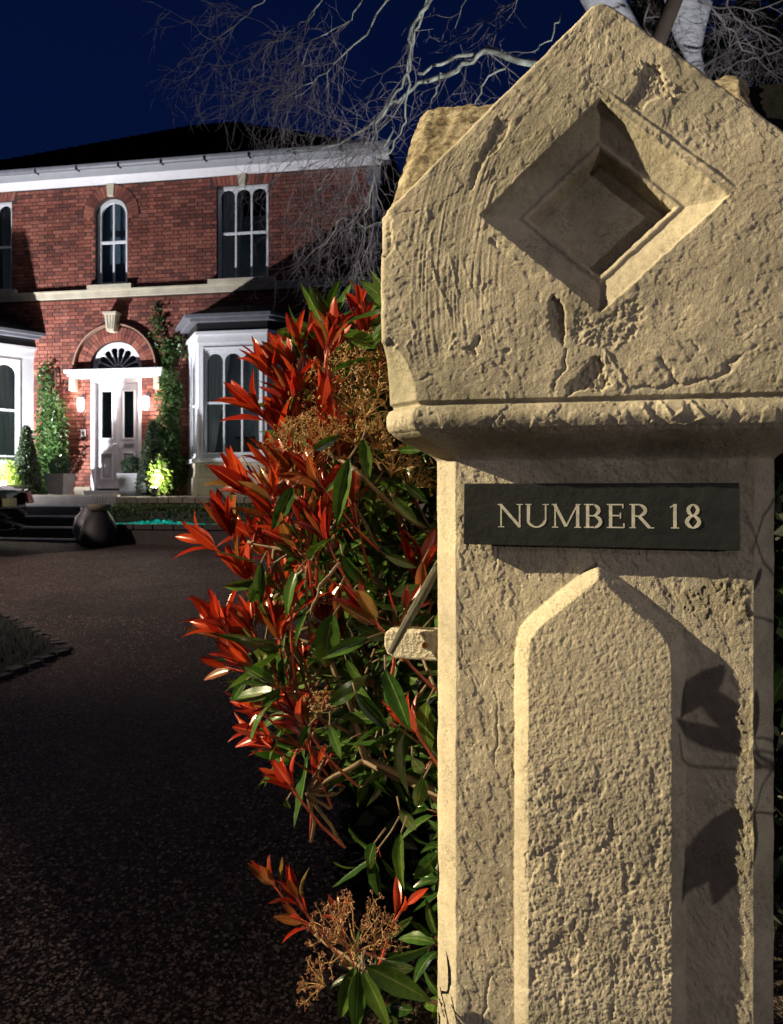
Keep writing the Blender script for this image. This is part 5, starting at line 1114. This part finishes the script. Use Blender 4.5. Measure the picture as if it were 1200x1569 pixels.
def bough(pts, r0, r1, Y0, Y1, ntw, tl=.8, dep=2, ddir=(-.6,0,-.6)):
    n = len(pts); P = []
    for i in range(n-1):
        for q in range(4):
            t = q/4; Yq = Y0+(Y1-Y0)*(i+t)/(n-1); P.append(at(pts[i][0]*(1-t)+pts[i+1][0]*t, pts[i][1]*(1-t)+pts[i+1][1]*t, Yq)+Vector((rr.uniform(-1,1),rr.uniform(-1,1),rr.uniform(-1,1)))*.022)
    P.append(at(*pts[-1], Y1)); bm_.tube(P, [.68*(r0+(r1-r0)*i/(len(P)-1))*rr.uniform(.85,1.2) for i in range(len(P))], 7)
    for i in range(int(ntw*0.95)):
        q = P[rr.randrange(len(P)//5, len(P))]; d = Vector(ddir)+Vector((rr.gauss(0,.5), rr.gauss(0,.3), rr.gauss(0,.45))); twigs(tw, q, d, tl*rr.uniform(.5,1.2), rr.uniform(.0025,.0045), dep, rr, .9)
bough([(900,130),(820,97),(790,90),(748,74),(690,92),(640,112)], .034, .016, 6.0, 6.2, 3, .5)
bough([(820,97),(745,80),(700,110),(640,128),(600,160),(560,200),(500,225),(440,232)], .034, .008, 6.0, 6.6, 16, .9)
bough([(665,-10),(640,28),(628,60),(624,110),(600,150),(572,200),(556,222)], .022, .008, 5.6, 6.0, 8, .7)
bough([(655,-10),(632,50),(625,130),(622,190),(600,225),(575,250)], .016, .006, 5.8, 6.1, 7, .6); bough([(780,95),(740,130),(728,160)], .012, .006, 6.0, 6.0, 2, .3)
bough([(680,108),(668,140),(660,165)], .012, .005, 6.1, 6.1, 2, .3); bough([(600,-10),(560,50),(500,110),(455,140),(420,160)], .012, .004, 6.2, 6.8, 14, .8)
bough([(500,-10),(470,30),(430,60),(380,90)], .009, .003, 6.5, 7.0, 12, .7); bough([(420,-20),(380,20),(330,60),(300,110)], .008, .003, 6.8, 7.2, 10, .8); bough([(640,128),(560,230),(530,300),(500,370)], .009, .003, 6.3, 6.6, 12, .7, 2, (-.3,0,-1))
bough([(600,200),(575,260),(560,330),(550,400)], .009, .003, 6.2, 6.4, 12, .6, 2, (-.3,0,-1)); bough([(540,230),(500,270),(470,340),(450,400)], .008, .003, 6.5, 6.8, 12, .6, 2, (-.3,0,-1)); bough([(620,330),(560,350),(525,330),(500,370),(440,430)], .010, .003, 6.2, 6.5, 8, .5, 2, (-.7,0,-.6))
bough([(560,-10),(540,30),(480,60),(450,120),(440,180)], .009, .003, 6.4, 6.8, 10, .7); bough([(720,-10),(700,30),(690,60)], .006, .003, 6.3, 6.3, 4, .4); bough([(800,-10),(770,40),(745,60)], .006, .003, 6.3, 6.3, 5, .5)
bough([(860,20),(845,60),(815,80)], .010, .004, 6.1, 6.0, 3, .3)
bm_.build('bough', M['bough'], tree, smooth=True); q = tw.build('twigs', M['twig'], tree); q['kind'] = 'stuff'
tree2 = thing('forked_birch_tree', 'white forked birch trunk behind the right slope of the pillar cap', 'tree', T(3.0, 7.3, gz(7.3))); tI = tree2.matrix_world.inverted()
m = MB(tI); m.tube([Vector((3.0,7.3,.3)), at(1085,260,7.2), at(1070,120,7.1), at(1062,85,7.1), at(1058,50,7.1), at(1048,10,7.05), at(1035,-60,7.0), at(1020,-300,6.9)], [.15,.11,.07,.07,.14,.16,.13,.07], 14)
m.tube([at(1061,70,7.08), at(1072,30,7.03), at(1084,-20,7.0), at(1100,-300,6.9)], [.05,.075,.08,.05], 10); m.build('trunk', M['bark'], tree2, smooth=True)
bm_ = MB(tI); tw = MB(tI)
for pts in ([(1060,-20),(1100,20),(1130,60),(1180,110),(1240,150)], [(1260,30),(1200,65),(1150,40),(1090,20)], [(1240,60),(1180,80),(1155,90),(1120,100),(1080,112)], [(1110,-20),(1125,30),(1165,55),(1190,120)], [(1000,-10),(985,30),(1000,60),(1040,95)], [(1240,-20),(1180,10),(1100,15)], [(1060,110),(1100,90),(1140,70)]):
    bough(pts, .014, .005, 6.8, 7.0, 9, .55, 2, (rr.uniform(-.5,.5), 0, -.3))
bm_.build('bough', M['twig'], tree2, smooth=True); q = tw.build('twigs', M['twig'], tree2); q['kind'] = 'stuff'
tree3 = thing('dark_tree', 'dark unlit tree trunk and ivy against the sky behind the cap', 'tree', T(3.2, 8.6, gz(8.6))); tI = tree3.matrix_world.inverted()
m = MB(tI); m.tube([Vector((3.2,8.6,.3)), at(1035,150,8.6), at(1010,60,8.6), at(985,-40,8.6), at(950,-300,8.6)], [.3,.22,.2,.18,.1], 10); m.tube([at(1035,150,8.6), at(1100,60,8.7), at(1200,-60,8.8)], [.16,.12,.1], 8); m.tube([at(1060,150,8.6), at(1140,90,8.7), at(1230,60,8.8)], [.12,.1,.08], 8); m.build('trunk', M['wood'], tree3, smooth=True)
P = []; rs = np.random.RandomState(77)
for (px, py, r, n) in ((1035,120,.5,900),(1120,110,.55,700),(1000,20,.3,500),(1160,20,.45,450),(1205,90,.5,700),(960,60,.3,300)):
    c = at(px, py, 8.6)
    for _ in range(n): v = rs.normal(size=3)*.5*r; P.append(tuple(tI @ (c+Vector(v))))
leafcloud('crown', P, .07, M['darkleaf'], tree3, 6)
print('polys', sum(len(o.data.polygons) for o in SC.objects if o.type == 'MESH'), 'leaves', n_ind[0])
